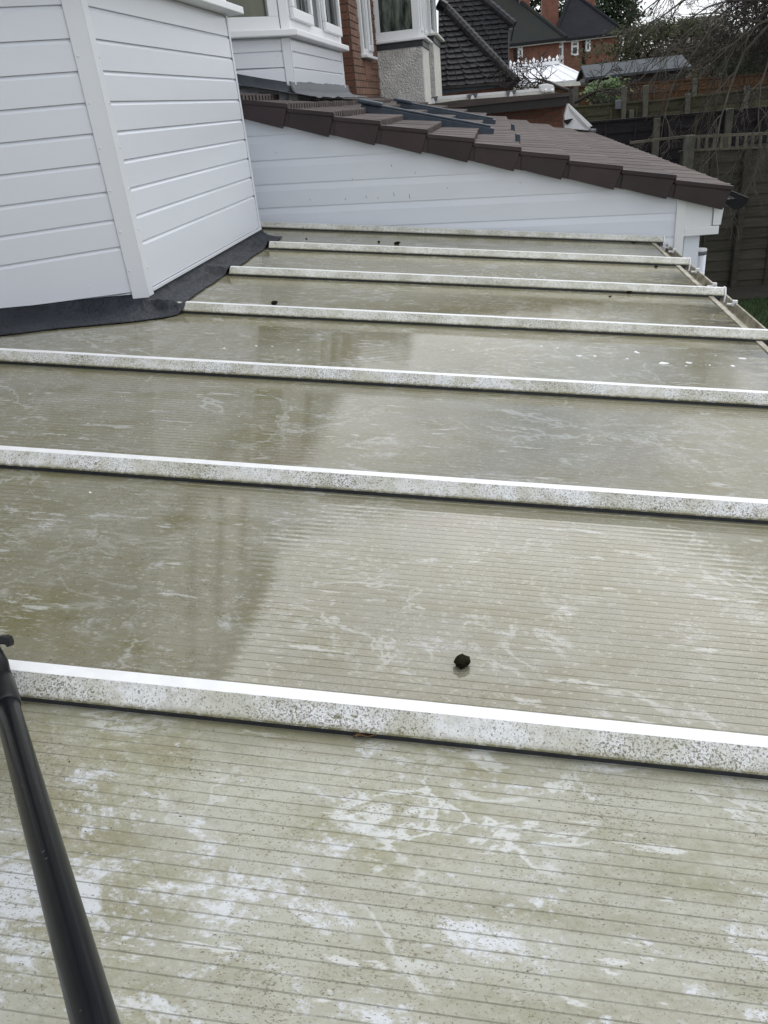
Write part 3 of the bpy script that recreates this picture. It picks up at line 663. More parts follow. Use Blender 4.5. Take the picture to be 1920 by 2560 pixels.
window_on(bay2, F0 + DR * .005, DR, NR, FY1 - FY0 - .01, HC + .523, HC + 1.62, (.36, .60), M['glass'], .075, (0, 2))
window_on(bay2, F0 + DL2 * .06, DL2, NL2, .92, HC + .523, HC + 1.62, (), M['glass_green'], .075)
b = MB(); b.fbox(F0 + DL2 * .055 - NL2 * .03 + Vector((0, 0, HC + .523)), -DL2 * .06, NL2 * .055, (0, 0, 1.10)); b.build('mullion', M['frame'], bay2)
b = MB(); b.prism([p + Vector((-.06, .02, HC + .48)) for p in ci2], (0, 0, 1.14)); b.build('window_core', M['glass'], bay2)
b = MB(); pl = [F0 + Vector((.06, -.1, 0)), Vector((BX + .06, FY1 + .40, 0)), Vector((-2.13, FY1 + .40, 0)), Vector((-2.13, FY0 - 1.1 + .75, 0))]
b.prism([p + Vector((0, 0, HC + 1.625)) for p in pl], (0, 0, .14)); b.build('soffit', M['frame'], bay2)

# ================================================================== BRICK HOUSE (own wall hidden behind the bays, brick wing beyond)
WX = -1.62; WYC = 10.2; WYE = 12.38
hs = thing('brick_house', (-2.6, 6, 0), 'brown brick house wall with a white window and dark drainpipe behind the clad bay', 'house')
b = MB(); b.box(-9, -2.13, -5, WYC, 0, HC + 1.9); b.box(-9, WX - .012, WYC + .012, 22, 0, HC + 2.6); b.build('wall', M['mortar'], hs)
b = MB(); b.prism([(-2.10, -5.5, HC + 1.91), (-9.3, -5.5, HC + 1.91), (-5.6, -5.5, HC + 3.4)], (0, 15.6, 0)); b.build('roof', M['slate'], hs)
BRm = {}
def brickmesh(key, dx, dy, dz):
    if key not in BRm:
        bb = MB(); bb.box(0, dx, 0, dy, 0, dz); BRm[key] = bb.mesh('brick', M['brick_b' if key.startswith('x') else 'brick'])
    return BRm[key]
wy0, wy1, wz0, wz1 = 10.93, 11.72, HC + .60, HC + 2.1     # window opening in the X-facing wall
ch = .075; z = HC + .02; row = 0
while z < HC + 1.75:
    y = WYC + .001 - (.1125 if row % 2 else 0)
    while y < WYE - .02:                                   # X-facing wall
        y0, y1 = max(y, WYC + .001), min(y + .215, WYE)
        if y1 - y0 > .05 and not (z + ch > wz0 - .03 and z < wz1 and y1 > wy0 - .01 and y0 < wy1 + .01):
            if abs(y1 - y0 - .215) < .004: t = link('brick', brickmesh('x', .014, .215, .064), hs); t.location = (WX - .012, y0, z)
            else: t = link('brick', brickmesh('x%.2f' % (y1 - y0), .014, y1 - y0, .064), hs); t.location = (WX - .012, y0, z)
        y += .225
    x = WX - .014 - (.1125 if row % 2 else 0) - .215
    while x > -2.16:                                       # face towards the camera
        t = link('brick', brickmesh('n', .215, .014, .064), hs); t.location = (x + (.1 if row % 2 else 0), WYC - .004, z); x -= .225
    z += ch; row += 1
b = MB(); b.box(WX - .2, WX - .013, wy0, wy1, wz0, wz1); b.build('window_reveal', M['mortar'], hs)
window_on(hs, Vector((WX - .03 + .035, wy0, 0)), DR, NR, wy1 - wy0, wz0, wz1, (.5,), M['glass_curtain'], .07, (1,))
b = MB(); b.box(WX - .01, WX + .075, wy0 - .05, wy1 + .10, wz0 - .035, wz0 - .002); bevel(b.build('sill', M['frame'], hs), .006)
for k in range(7):
    t = link('brick', brickmesh('v', .018, .064, .21), hs); t.location = (WX - .012, wy0 + .12 + k * .075, wz0 - .262)
b = MB(); b.tube([(-1.98, WYC - .06, HC - .1), (-1.98, WYC - .06, HC + 2.4)], .055, 12); b.build('drainpipe', M['black'], hs, True)
# pebbledashed bay with windows
pd = thing('pebbledash_bay', (-1.3, WYE, 0), 'pebbledashed bay with white framed curtained window beside the brown brick wall', 'bay window')
zsill = HC + .80
p_l = AY(953, 150, WYE); p_r = AY(1056, 150, WYE); XR = p_r.x
b = MB(); b.box(WX - .3, XR, WYE, WYE + 1.2, 0, zsill - .10); b.build('wall', M['dash'], pd)
b = MB(); b.box(XR - .2, XR + .006, WYE + .05, WYE + 1.19, .1, zsill - .105); b.build('side_wall', M['render'], pd)
b = MB(); b.box(WX - .3, XR + .02, WYE - .012, WYE + 1.2, zsill - .099, zsill - .025); b.build('lead_band', M['gasket'], pd)
b = MB(); b.box(WX - .06, XR + .075, WYE - .06, WYE + 1.25, zsill - .024, zsill + .012); bevel(b.build('sill', M['frame'], pd), .01)
window_on(pd, Vector((WX - .04, WYE + .03, 0)), Vector((1, 0, 0)), Vector((0, -1, 0)), XR - WX + .03, zsill + .013, zsill + 1.5, (), M['glass_curtain'], .10)
window_on(pd, Vector((XR - .03, WYE + .06, 0)), DR, NR, 1.14, zsill + .013, zsill + 1.5, (.34, .66), M['glass'], .09, (0, 2))
b = MB(); b.box(WX - .3, XR - .06, WYE + .07, WYE + 1.18, zsill, zsill + 1.5); b.build('window_core', M['glass'], pd)
b = MB(); b.box(WX - .4, XR + .15, WYE - .1, WYE + 1.3, zsill + 1.501, zsill + 1.62); b.build('soffit', M['frame'], pd)
# smaller bay behind it
Y2 = WYE + 2.2; xa = AY(1076, 200, Y2).x; xb = AY(1084, 200, Y2).x; 
sb = thing('narrow_bay', (xb, Y2, 0), 'narrow rendered bay with white eaves against the black tiled roof', 'bay window')
xr2 = AY(1087, 200, Y2).x
b = MB(); b.box(-2.0, xr2, Y2, Y2 + 1.7, 0, HC + .86); b.build('wall', M['dash'], sb)
b = MB(); b.box(-1.9, xr2 + .006, Y2 + .03, Y2 + 1.69, .1, HC + .85); b.build('side_wall', M['render'], sb)
b = MB(); b.box(-2.0, xr2 + .02, Y2 - .01, Y2 + 1.72, HC + .861, HC + .95); b.build('lead_band', M['gasket'], sb)
b = MB(); b.box(-2.0, xr2 + .09, Y2 - .06, Y2 + 1.80, HC + .951, HC + .985); bevel(b.build('sill', M['whitedirty'], sb), .008)
b = MB(); b.box(-2.0, xr2 - .02, Y2 + .03, Y2 + .12, HC + .986, HC + 1.73); b.build('jamb', M['frame'], sb)
window_on(sb, Vector((xr2 - .04, Y2 + .13, 0)), DR, NR, 1.5, HC + .986, HC + 1.73, (.72,), M['glass'], .07)
b = MB(); b.box(-2.0, xr2 - .08, Y2 + .13, Y2 + 1.6, HC + .986, HC + 1.73); b.build('window_core', M['glass'], sb)
b = MB(); b.box(-2.2, xr2 + .17, Y2 - .16, Y2 + 1.95, HC + 1.731, HC + 1.85); bevel(b.build('eaves_box', M['frame'], sb), .01)

# ================================================================== PORCH with brown roof edge, brick wall and white boxed gable end
YP = 12.55
po = thing('brick_lean_to', (0, YP, 0), 'low brick lean-to with a dark overhanging brown roof edge and white boxed gable end', 'lean-to')
a0, a1 = AY(1075, 258, YP), AY(1420, 233, YP); 
def ribbon(mb, pts_top, pts_bot, d): mb.prism([*pts_top, *pts_bot[::-1]], d)
b = MB(); ribbon(b, [AY(1060, 262, YP), AY(1150, 250, YP), AY(1400, 232, YP), AY(1424, 231, YP)], [AY(1060, 276, YP), AY(1150, 268, YP), AY(1400, 243, YP), AY(1422, 240, YP)], (0, .3, -.01)); b.build('roof_edge', M['brownfascia'], po)
b = MB(); ribbon(b, [AY(1060, 276.5, YP + .03), AY(1150, 268.5, YP + .03), AY(1418, 242.5, YP + .03)], [AY(1060, 296, YP + .03), AY(1150, 292, YP + .03), AY(1418, 264, YP + .03)], (0, .5, 0)); b.build('fascia', M['darkfascia'], po)
xw0, xw1 = AY(1150, 290, YP + .3).x, AY(1416, 290, YP + .3).x
b = MB(); b.box(xw0, xw1, YP + .312, YP + 1.1, .5, HC - .1); b.build('wall', M['mortar'], po)
z = HC - .72; row = 0
while z < HC - .16:
    x = xw0 - (.11 if row % 2 else 0)
    while x < xw1 - .05:
        x0, x1 = max(x, xw0), min(x + .215, xw1)
        if x1 - x0 > .04: t = link('brick', brickmesh('p%.2f' % (x1 - x0), x1 - x0, .014, .064), po); t.location = (x0, YP + .30, z)
        x += .225
    z += .075; row += 1
YT = 12.30                                              # white boxed gable end
T = lambda px, py: AY(px, py, YT)
b = MB(); b.prism([T(1420, 259), T(1411, 290), T(1411, 321), T(1478, 327), T(1476, 318)], (0, .22, 0)); bevel(b.build('gable_box', M['frame'], po), .006)
b = MB(); b.prism([T(1421, 258) + Vector((0, -.03, 0)), T(1424, 271) + Vector((0, -.03, 0)), T(1469, 319) + Vector((0, -.03, 0)), T(1481, 315) + Vector((0, -.03, 0))], (0, .028, 0)); bevel(b.build('bargeboard', M['frame'], po), .006)
b = MB(); b.prism([T(1427, 274) + Vector((0, -.015, 0)), T(1427, 280) + Vector((0, -.015, 0)), T(1466, 321) + Vector((0, -.015, 0)), T(1469, 319.5) + Vector((0, -.015, 0))], (0, .014, 0)); bevel(b.build('bead', M['frame'], po), .004)
b = MB(); b.prism([T(1410, 300) + Vector((0, -.04, 0)), T(1432, 296) + Vector((0, -.04, 0)), T(1422, 309) + Vector((0, -.04, 0)), T(1418, 311) + Vector((0, -.04, 0)), T(1410, 305) + Vector((0, -.04, 0))], (0, .05, 0)); b.build('broken_corner', M['black'], po)
gp_ = T(1481, 327); b = MB(); b.tube([gp_ + Vector((-.05, -.03, 0)), gp_ + Vector((.045, -.03, -.01))], [.035, .03], 10); b.build('gutter_stop', M['greyplas'], po, True)

# ================================================================== WHITE EAVES GUTTER of the next conservatory
YW = 13.9
wg = thing('white_eaves', (0, YW, HC - .2), 'white conservatory eaves gutter with grey brackets below the black tiled roof', 'gutter')
G = lambda px, py, y=YW: AY(px, py, y)
b = MB(); b.prism([G(1096, 241), G(1386, 218), G(1386, 225), G(1096, 248)], (0, .12, 0)); b.build('rail', M['white'], wg)
b = MB(); b.prism([G(1090, 248.5), G(1386, 225.5), G(1386, 240), G(1090, 262)], (0, .10, 0)); b.build('gutter', M['whitedirty'], wg)
for px, py in ((1082, 247), (1181, 239), (1278, 230)):
    b = MB(); c0 = G(px, py, YW - .06); b.prism([c0 + Vector((-.085, 0, .02)), c0 + Vector((.085, 0, .03)), c0 + Vector((.06, 0, -.035)), c0 + Vector((-.06, 0, -.045))], (0, .05, 0)); b.build('bracket', M['greyplas'], wg)
    b = MB(); c0 = G(px, py, YW - .09) - Vector((0, 0, .025)); b.prism([c0 + Vector((-.012, 0, .03)), c0 + Vector((.012, 0, .03)), c0 + Vector((.03, 0, -.01)), c0 + Vector((.03, 0, -.08)), c0 + Vector((-.03, 0, -.08)), c0 + Vector((-.03, 0, -.01))], (0, .02, 0)); b.build('finial', M['white'], wg)
b = MB(); c = [G(1350, 222, YW - .05), G(1386, 220, YW - .05)]
b.prism([G(1349, 213, YW - .05), G(1357, 210, YW - .05), G(1368, 209, YW - .05), G(1384, 213, YW - .05), G(1386, 229, YW - .05), G(1358, 232, YW - .05), G(1351, 227, YW - .05)], (0, .18, 0)); bevel(b.build('end_box', M['white'], wg), .012)
for px in (1364, 1380):
    c0 = G(px, 225, YW - .055); b = MB(); b.tube([c0, c0 + Vector((0, -.06, -.02))], .022, 10); b.build('spout', M['white'], wg, True)
b = MB(); p_ = G(1100, 262, YW); p2_ = G(1386, 240, YW); b.prism([(p_.x, YW + .02, 0.1), (p2_.x, YW + .02, 0.1), (p2_.x, YW + .02, p2_.z - .002), (p_.x, YW + .02, p_.z - .002)], (0, .08, 0)); b.build('frame_wall', M['white'], wg)

# ================================================================== BLACK TILED HOUSE beyond
YA = 17.0
bt = thing('black_tiled_house', (0, YA, 0), 'house with mossy black tiled roofs and a diagonal ridge, behind the pebbledash bay', 'house')
def tiled_plane(Yeave, pitch, xs_fn, pts_clip, py0, n, step, px_ref, thick=.035):
    eo = AY(px_ref, py0, Yeave); nrm = Vector((0, -sin(pitch), cos(pitch))); upv = Vector((0, cos(pitch), sin(pitch)))
    for k in range(n):
        # one course: bounds from pixel outline at its lower edge
        ya = py0 - step * k; yb = py0 - step * (k + 1)
        xl, xr = xs_fn(ya - .5 * step)
        if xr - xl < 3: continue
        sl_ = -.085
        A = AP(xl, ya + sl_ * (xl - px_ref), eo, nrm); Bp = AP(xs_fn(ya)[1], ya + sl_ * (xs_fn(ya)[1] - px_ref), eo, nrm)
        Cq = AP(xs_fn(yb)[1], yb + sl_ * (xs_fn(yb)[1] - px_ref), eo, nrm); Dq = AP(xl, yb + sl_ * (xl - px_ref), eo, nrm)
        # split the course in ragged tiles
        nt_ = max(2, int((Bp - A).length / .30)); rows = [[], []]
        b = MB()
        for i in range(nt_):
            t0, t1 = i / nt_, (i + .96) / nt_; dz = random.uniform(-.006, .006)
            lo0, lo1 = A.lerp(Bp, t0) + nrm * (thick + dz), A.lerp(Bp, t1) + nrm * (thick + dz * .5); hi0, hi1 = Dq.lerp(Cq, t0) + nrm * .004, Dq.lerp(Cq, t1) + nrm * .004
            b.face([lo0, lo1, hi1, hi0]); b.face([lo0 - nrm * .03, lo1 - nrm * .03, lo1, lo0])
            mid = lo0.lerp(lo1, .5) + nrm * .022; mh = hi0.lerp(hi1, .5) + nrm * .022
            b.face([lo0.lerp(lo1, .38), mid, mh, hi0.lerp(hi1, .38)]); b.face([mid, lo0.lerp(lo1, .62), hi0.lerp(hi1, .62), mh])
        b.build('tile_course', M['btile'], bt, fix=False)
    return eo, nrm, upv
diag = lambda y: 1124 + (y - 30) * (1287 - 1124) / (203 - 30)
hipA = lambda y: (1098, min(diag(y), 1287))
eoA, nA, uA = tiled_plane(YA, radians(42), hipA, None, 213, 16, 13.7, 1180)
diagB = lambda y: 1212 + y * (1286 - 1212) / 63
hipB = lambda y: (max(1100, diag(y + 12) - 25) if y > -20 else 1100, diagB(y) if y < 62 else 1271)
eoB, nB, uB = tiled_plane(YA + 3.2, radians(60), hipB, None, 205, 17, 12.6, 1180)
# decks behind the courses
def deck(pts, eo, nrm, off, nm):
    b = MB(); b.prism([AP(x, y, eo - nrm * off, nrm) for x, y in pts], -nrm * .06); b.build(nm, M['btile'], bt)
deck([(1096, 222), (1280, 206), (1285, 202), (1120, 26), (1096, 0)], eoA, nA, .01, 'roof_deck')
deck([(1100, 215), (1271, 200), (1271, 63), (1284, 62), (1205, -6), (1100, -30)], eoB, nB, .01, 'roof_deck')
b = MB(); pts = [AP(diag(y) + 1, y, eoA + nA * .03, nA) for y in range(20, 206, 5)]; b.tube(pts, [.085 + .012 * (i % 2) for i in range(len(pts))], 8); b.build('hip_ridge', M['btile'], bt)
b = MB(); pts = [AP(diagB(y) + 1, y, eoB + nB * .03, nB) for y in range(-8, 66, 5)]; b.tube(pts, [.08 + .012 * (i % 2) for i in range(len(pts))], 8); b.build('hip_ridge', M['btile'], bt)
K = lambda px, py, y: AY(px, py, y)
b = MB(); b.prism([K(1262, 67, YA + 3), K(1287, 64, YA + 3), K(1287, 69, YA + 3), K(1262, 72, YA + 3)], (0, .5, 0)); b.prism([K(1282, 70, YA + 3.1), K(1286, 70, YA + 3.1), K(1279, 104, YA + 3.1), K(1275, 104, YA + 3.1)], (0, .1, 0)); b.build('gutter', M['black'], bt)
b = MB(); b.prism([K(1270.5, 72, YA + 3.1), K(1273, 72, YA + 3.1), K(1274, 190, YA + 3.1), K(1271, 190, YA + 3.1)], (0, .1, 0)); b.build('verge_strip', M['greyplas'], bt)
b = MB(); b.prism([K(1100, 217.5, YA - .2), K(1290, 203, YA - .2), K(1290, 208, YA - .2), K(1100, 224, YA - .2)], (0, .12, 0)); b.build('eaves_gutter', M['darkfascia'], bt)
b = MB(); b.prism([K(1104, 224.5, YA - .15), K(1290, 208.5, YA - .15), K(1290, 214, YA - .15), K(1104, 236, YA - .15)], (0, .12, 0)); b.build('fascia', M['felt'], bt)
xL, xR_ = K(1100, 230, YA + .2).x, K(1284, 212, YA + .2).x; b = MB(); b.box(xL - 3, xR_, YA + .1, YA + 3.5, 0, K(1200, 222, YA + .1).z); b.build('wall', M['redbrick'], bt)
b = MB(); p_ = K(1105, 14, YA - .1); b.tube([K(1095, 8, YA - .4), K(1114, 20, YA - .4)], .10, 8); b.build('gutter_end', M['black'], bt)

# ================================================================== FAR HOUSES
def quadY(mb, pts, y, d, m=0): mb.prism([AY(px, py, y) for px, py in pts], (0, d, 0), m)
def far_house(nm, label, YH, wall, eave, ridge, chims, wins, roofmat, pipes=(), slopeb=7.):
    gzv = gz(YH); e = thing(nm, (AY((wall[0] + wall[1]) / 2, 120, YH).x, YH, gzv), label, 'house')
    tl, tr = AY(wall[0], eave(wall[0]), YH), AY(wall[1], eave(wall[1]), YH)
    zt2 = (tl.z + tr.z) / 2
    b = MB(); b.box(tl.x, tr.x, YH, YH + 8, gzv - .5, zt2); b.build('wall', M['redbrick'], e)
    # hipped roof: eaves rectangle + ridge
    ov = .3; x0, x1, y0, y1 = tl.x - ov, tr.x + ov, YH - ov, YH + 8 + ov; YR = YH + 4
    r0, r1 = AY(*ridge[0], YR), AY(*ridge[1], YR); zr = (r0.z + r1.z) / 2; r0 = Vector((r0.x, YR, zr)); r1 = Vector((r1.x, YR, zr))
    E0, E1, E2, E3 = Vector((x0, y0, zt2)), Vector((x1, y0, zt2)), Vector((x1, y1, zt2)), Vector((x0, y1, zt2))
    b = MB(); b.face([E0, E1, r1, r0]); b.face([E1, E2, r1]); b.face([E2, E3, r0, r1]); b.face([E3, E0, r0]); b.face([E3, E2, E1, E0])
    rf = b.build('roof', roofmat, e)
    b = MB(); b.tube([E1, r1], .10, 6); b.tube([E0, r0], .10, 6); b.tube([r0, r1], .11, 6); b.build('hip_tiles', roofmat, rf)
    b = MB(); b.box(x0 - .05, x1 + .05, y0 - .1, y0 - .0, zt2 - .12, zt2 + .01); b.build('gutter', M['black'], rf)
    b = MB(); b.box(x0, x1, y0, YH - .002, zt2 - .16, zt2 - .12); b.build('soffit', M['white'], rf)
    for (xa, xb, yt, yb, dy) in chims:
        A, Bq = AY(xa, yt, YR + dy), AY(xb, yb, YR + dy); b = MB(); b.box(A.x, Bq.x, YR + dy, YR + dy + 1.1, Bq.z - 3, A.z + 1.2); b.build('chimney', M['redbrick'], rf)
    for (xa, xb, yt, yb) in wins:
        A, Bq = AY(xa, yt, YH), AY(xb, yb, YH); fw = .09; w_ = MB()
        w_.box(A.x, Bq.x, YH - .06, YH - .001, Bq.z, Bq.z + fw); w_.box(A.x, Bq.x, YH - .06, YH - .001, A.z - fw, A.z); w_.box(A.x, A.x + fw, YH - .06, YH - .001, Bq.z + fw, A.z - fw); w_.box(Bq.x - fw, Bq.x, YH - .06, YH - .001, Bq.z + fw, A.z - fw)
        zm = A.z - (A.z - Bq.z) * .36; w_.box(A.x + fw, Bq.x - fw, YH - .055, YH - .001, zm - fw * .5, zm + fw * .5)
        wo = w_.build('window', M['white'], e); gl = MB(); gl.box(A.x + fw, Bq.x - fw, YH - .03, YH - .001, Bq.z + fw, A.z - fw); gl.build('pane', M['glass'], wo)
    for px in pipes:
        A = AY(px, 110, YH); b = MB(); b.tube([(A.x, YH - .08, gzv), (A.x, YH - .08, zt2)], .07, 8); b.build('drainpipe', M['black'], e)
    return e, zt2
h1, _ = far_house('brick_house', 'far red brick house with dark hipped roof, the left one of the far pair', 44., (1230, 1398), lambda x: 108 - .09 * (x - 1300), ((1215, -28), (1275, 2)), ((1297, 1325, -30, 30, -1.),), ((1294, 1307, 112, 143),), M['slate2'], (1288,))
h2, zz = far_house('brick_house', 'far red brick house with large dark hipped roof, right one of the far pair', 50., (1396, 1548), lambda x: 98 - .096 * (x - 1400), ((1424, -6), (1444, -8)), ((1355, 1396, -30, 50, -2.2), (1461, 1487, -40, 22, .6)), ((1391, 1408, 105, 140), (1428, 1446, 104, 138), (1464, 1476, 96, 128)), M['slate'], (1460,))
b = MB(); A = AY(1549, 85, 49.9); B_ = AY(1558, 145, 49.9); b.box(A.x, B_.x, 49.9, 51, B_.z, A.z); b.build('bay_frame', M['white'], h2)
b = MB(); A = AY(1551, 92, 49.85); B_ = AY(1554, 110, 49.85); b.box(A.x, B_.x, 49.86, 49.899, B_.z, A.z); b.build('bay_pane', M['glass'], h2)
b = MB(); A = AY(1391, 141, 48.5); B_ = AY(1409, 166, 48.5); b.box(A.x, B_.x, 48.5, 49.9, gz(48), A.z); b.build('porch', M['white'], h2)

# ================================================================== WHITE CONSERVATORY with ridge cresting
YC = 26.
wc = thing('conservatory', (AY(1370, 200, YC).x, YC, gz(YC)), 'white conservatory with spiked ridge cresting in front of the far houses', 'conservatory')
r0, r1 = AY(1262, 176, YC + 2), AY(1398, 160, YC + 2); r0.z = r1.z = (r0.z + r1.z) / 2
e0, e1 = AY(1262, 214, YC), AY(1472, 203, YC); e0.z = e1.z = (e0.z + e1.z) / 2 + .02
npn = 7
for k in range(npn):
    t0, t1 = k / npn + .008, (k + 1) / npn - .008; b = MB(); b.prism([e0.lerp(e1, t0), e0.lerp(e1, t1), r0.lerp(r1, t1), r0.lerp(r1, t0)], (0, .02, -.04)); b.build('roof_panel', M['polyfar'], wc)
for k in range(npn + 1):
    t = k / npn; b = MB(); b.tube([e0.lerp(e1, t), r0.lerp(r1, t)], .035, 6); b.build('glazing_bar', M['white'], wc)
b = MB(); b.prism([r1, e1, Vector((e1.x + .0, YC + 4, e1.z))], (-.01, 0, -.03)); b.build('hip_panel', M['polyfar'], wc)
b = MB(); b.fbox(r0 + Vector((0, -.08, 0)), r1 - r0, (0, .16, 0), (0, 0, .10)); b.build('ridge', M['white'], wc)
for k in range(14):
    p = r0.lerp(r1, (k + .5) / 14) + Vector((0, 0, .10)); hh = .16 if k % 2 else .10
    b = MB(); b.tube([p, p + Vector((0, 0, hh * .35)), p + Vector((0, 0, hh * .5)), p + Vector((0, 0, hh))], [.02, .04, .05, .004], 6); b.build('cresting_spike', M['white'], wc)
b = MB(); b.box(e0.x, e1.x, YC - .06, YC + .04, e0.z - .16, e0.z - .04); b.build('gutter', M['whitedirty'], wc)
nb = 7
for k in range(nb + 1):
    x = e0.x + (e1.x - e0.x) * k / nb; b = MB(); b.box(x - .05, x + .05, YC + .05, YC + .13, gz(YC), e0.z - .16); b.build('post', M['white'], wc)
    if k < nb:
        x2 = e0.x + (e1.x - e0.x) * (k + 1) / nb; b = MB(); b.box(x + .051, x2 - .051, YC + .08, YC + .10, gz(YC) + .5, e0.z - .17); b.build('pane', M['polyfar'] if k % 3 else M['glass'], wc)
        b = MB(); b.box(x + .051, x2 - .051, YC + .06, YC + .12, gz(YC), gz(YC) + .5); b.build('panel', M['white'], wc)

# ================================================================== SHED
YS = 21.5
sh = thing('garden_shed', (AY(1580, 200, YS).x, YS, gz(YS)), 'dark timber garden shed with a grey felt roof beyond the fences', 'shed')
a, c = AY(1474, 188, YS), AY(1715, 172, YS); a.z = c.z = (a.z + c.z) / 2
rr0, rr1 = AY(1480, 158, YS + 1.1), AY(1705, 140, YS + 1.1); zr = (rr0.z + rr1.z) / 2
b = MB(); b.prism([(a.x - .1, YS - .15, a.z), (a.x - .1, YS + 1.1, zr), (a.x - .1, YS + 2.35, a.z), (a.x - .1, YS + 2.35, a.z - .05), (a.x - .1, YS + 1.1, zr - .06), (a.x - .1, YS - .15, a.z - .05)], (c.x - a.x + .2, 0, 0)); b.build('roof', M['felt'], sh)
for k in range(14):
    z0 = gz(YS) + .13 * k
    if z0 > a.z - .06: break
    b = MB(); b.prism([(a.x, YS + .01, z0), (a.x, YS - .015, z0), (a.x, YS, min(z0 + .128, a.z - .02)), (a.x, YS + .01, min(z0 + .128, a.z - .02))], (c.x - a.x, 0, 0)); b.build('board', M['shedwall'], sh)
b = MB(); b.prism([(a.x, YS + .02, gz(YS)), (a.x, YS + 2.2, gz(YS)), (a.x, YS + 2.2, a.z - .05), (a.x, YS + 1.1, zr - .08), (a.x, YS + .02, a.z - .05)], (c.x - a.x, 0, 0)); b.build('wall_core', M['shedwall'], sh)
b = MB(); b.box(a.x - .12, a.x - .10, YS - .18, YS + 1.1, a.z - .1, a.z - .02); b.build('barge', M['darkfascia'], sh)

# ================================================================== FENCES (run along X between the gardens)
def fence(label, Y, tops, mat, postpx, bh=.14, panel=1.83, postmat='concrete', posth=.10, pw=.10, extra=0., capm=None, zlow=None):
    e = thing('garden_fence', (AY(*tops[0], Y).x, Y, gz(Y)), label, 'fence', 'garden fences between the gardens')
    P = [AY(px, py, Y) for px, py in tops]
    def ztop(x):
        for p, q in zip(P[:-1], P[1:]):
            if p.x <= x <= q.x: return p.z + (q.z - p.z) * (x - p.x) / (q.x - p.x)
        return P[0].z if x < P[0].x else P[-1].z
    x = P[0].x; zb = (gz(Y) - .05) if zlow is None else zlow
    while x < P[-1].x - .05:
        x1 = min(x + panel, P[-1].x); zt1 = ztop((x + x1) / 2)
        za, zc = ztop(x + .01), ztop(x1 - .01)
        n = int((max(za, zc) - zb) / bh)
        for k in range(n):
            u0 = bh * k; b = MB(); j = random.uniform(-.006, .006)
            A0, C0_ = za - u0, zc - u0
            b.prism([(x + .02, Y, A0 - bh - .02), (x + .02, Y - .026 + j * .5, A0 - bh - .02), (x + .02, Y - .006, A0), (x + .02, Y + .004, A0)], (x1 - x - .04, 0, C0_ - A0 + j)); b.build('board', mat, e)
        b = MB(); b.prism([(x, Y - .035, za), (x, Y + .03, za), (x, Y + .03, za + .028), (x, Y - .035, za + .028)], (x1 - x, 0, zc - za)); b.build('capping', capm or mat, e)
        for xx in (x + .25 * (x1 - x), x + .5 * (x1 - x), x + .75 * (x1 - x)):
            b = MB(); b.box(xx - .02, xx + .02, Y - .044, Y - .026, zb, ztop(xx) - .04); b.build('batten', mat, e)
        x = x1
    for px, py in postpx:
        p = AY(px, py, Y - .06); b = MB(); b.box(p.x - pw / 2, p.x + pw / 2, Y - .10, Y + .02, zb, p.z); bevel(b.build('post', M[postmat], e), .008, 1)
    return e
fence('orange brown timber fence farthest back, below the shed', 19.2, [(1360, 222), (1560, 213), (1800, 195), (2050, 175)], M['f_orange'], [(1738, 196), (1440, 214)], .16)
fence('mossy green fence with pale posts, third back beyond the tiled roof', 16.4, [(1400, 272), (1560, 264), (1640, 255), (1790, 232), (2100, 205)], M['f_moss'], [(1561, 219), (1616, 213), (1721, 234), (1868, 215), (1579, 275)], .14, pw=.085)
fence('black stained fence with grey concrete posts behind the trellis fence', 14.0, [(1440, 311), (1640, 297), (1815, 279), (2150, 250)], M['f_dark'], [(1643, 295), (1825, 271)], .15, pw=.10)
f4 = fence('weathered grey panel fence with ladder trellis on top, nearest the lawn', 12.45, [(1697, 382), (1790, 375), (1860, 366), (2300, 338)], M['f_grey'], [(1725, 338)], .15, panel=1.83, pw=.14)
Y4 = 12.42
def rail(p, q, hw, parent, nm, mat): b = MB(); d = q - p; b.fbox(p + Vector((0, -.02, -hw)), d, (0, .04, 0), (0, 0, 2 * hw)); return b.build(nm, mat, parent)
rail(AY(1735, 342, Y4), AY(2300, 314, Y4), .018, f4, 'trellis_rail', M['trellis']); rail(AY(1735, 375.5, Y4), AY(2300, 350, Y4), .014, f4, 'trellis_rail', M['trellis'])
rail(AY(1575, 357, Y4), AY(1722, 340, Y4), .016, f4, 'trellis_rail', M['trellis'])
for k, px in enumerate((1748, 1768, 1788, 1806, 1826, 1845, 1866, 1884, 1903, 1923, 1945, 1968)):
    yt = 342 - .0496 * (px - 1735); yb = 375 - .046 * (px - 1735); p, q = AY(px, yt, Y4 - .025), AY(px - 3, yb, Y4 - .025); b = MB(); b.fbox(p + Vector((-.02, 0, 0)), (.04, 0, 0), (0, .02, 0), q - p); b.build('trellis_slat', M['trellis'], f4)
b = MB(); p, q = AY(1873, 372, Y4 - .08), AY(1838, 722, Y4 - .08); b.prism([p + Vector((-.04, 0, 0)), p + Vector((.04, 0, 0)), Vector((p.x + .04, q.y, -.05)), Vector((p.x - .04, q.y, -.05))], (0, .06, 0)); b.build('post', M['f_grey'], f4)
b = MB(); b.prism([p + Vector((-.055, .02, 0)), p + Vector((-.041, .02, 0)), Vector((p.x - .041, q.y + .02, -.05)), Vector((p.x - .055, q.y + .02, -.05))], (0, .03, 0)); b.build('gap_shade', M['darkfascia'], f4)  # dark strip standing in for the shade in the gap beside the post
# edging board at the lawn in front
b = MB(); p = AY(1890, 803, 9.35); b.box(p.x - .2, p.x + 3, 9.30, 9.36, .02, .10); tag(b.build('lawn_edging', M['concrete']), 'pale edging strip along the near side of the lawn', 'edging')
b = MB(); b.box(p.x - .25, p.x + 3, 8.2, 9.29, .0, .035); q = b.build('path', M['darkfascia']); q['kind'] = 'structure'
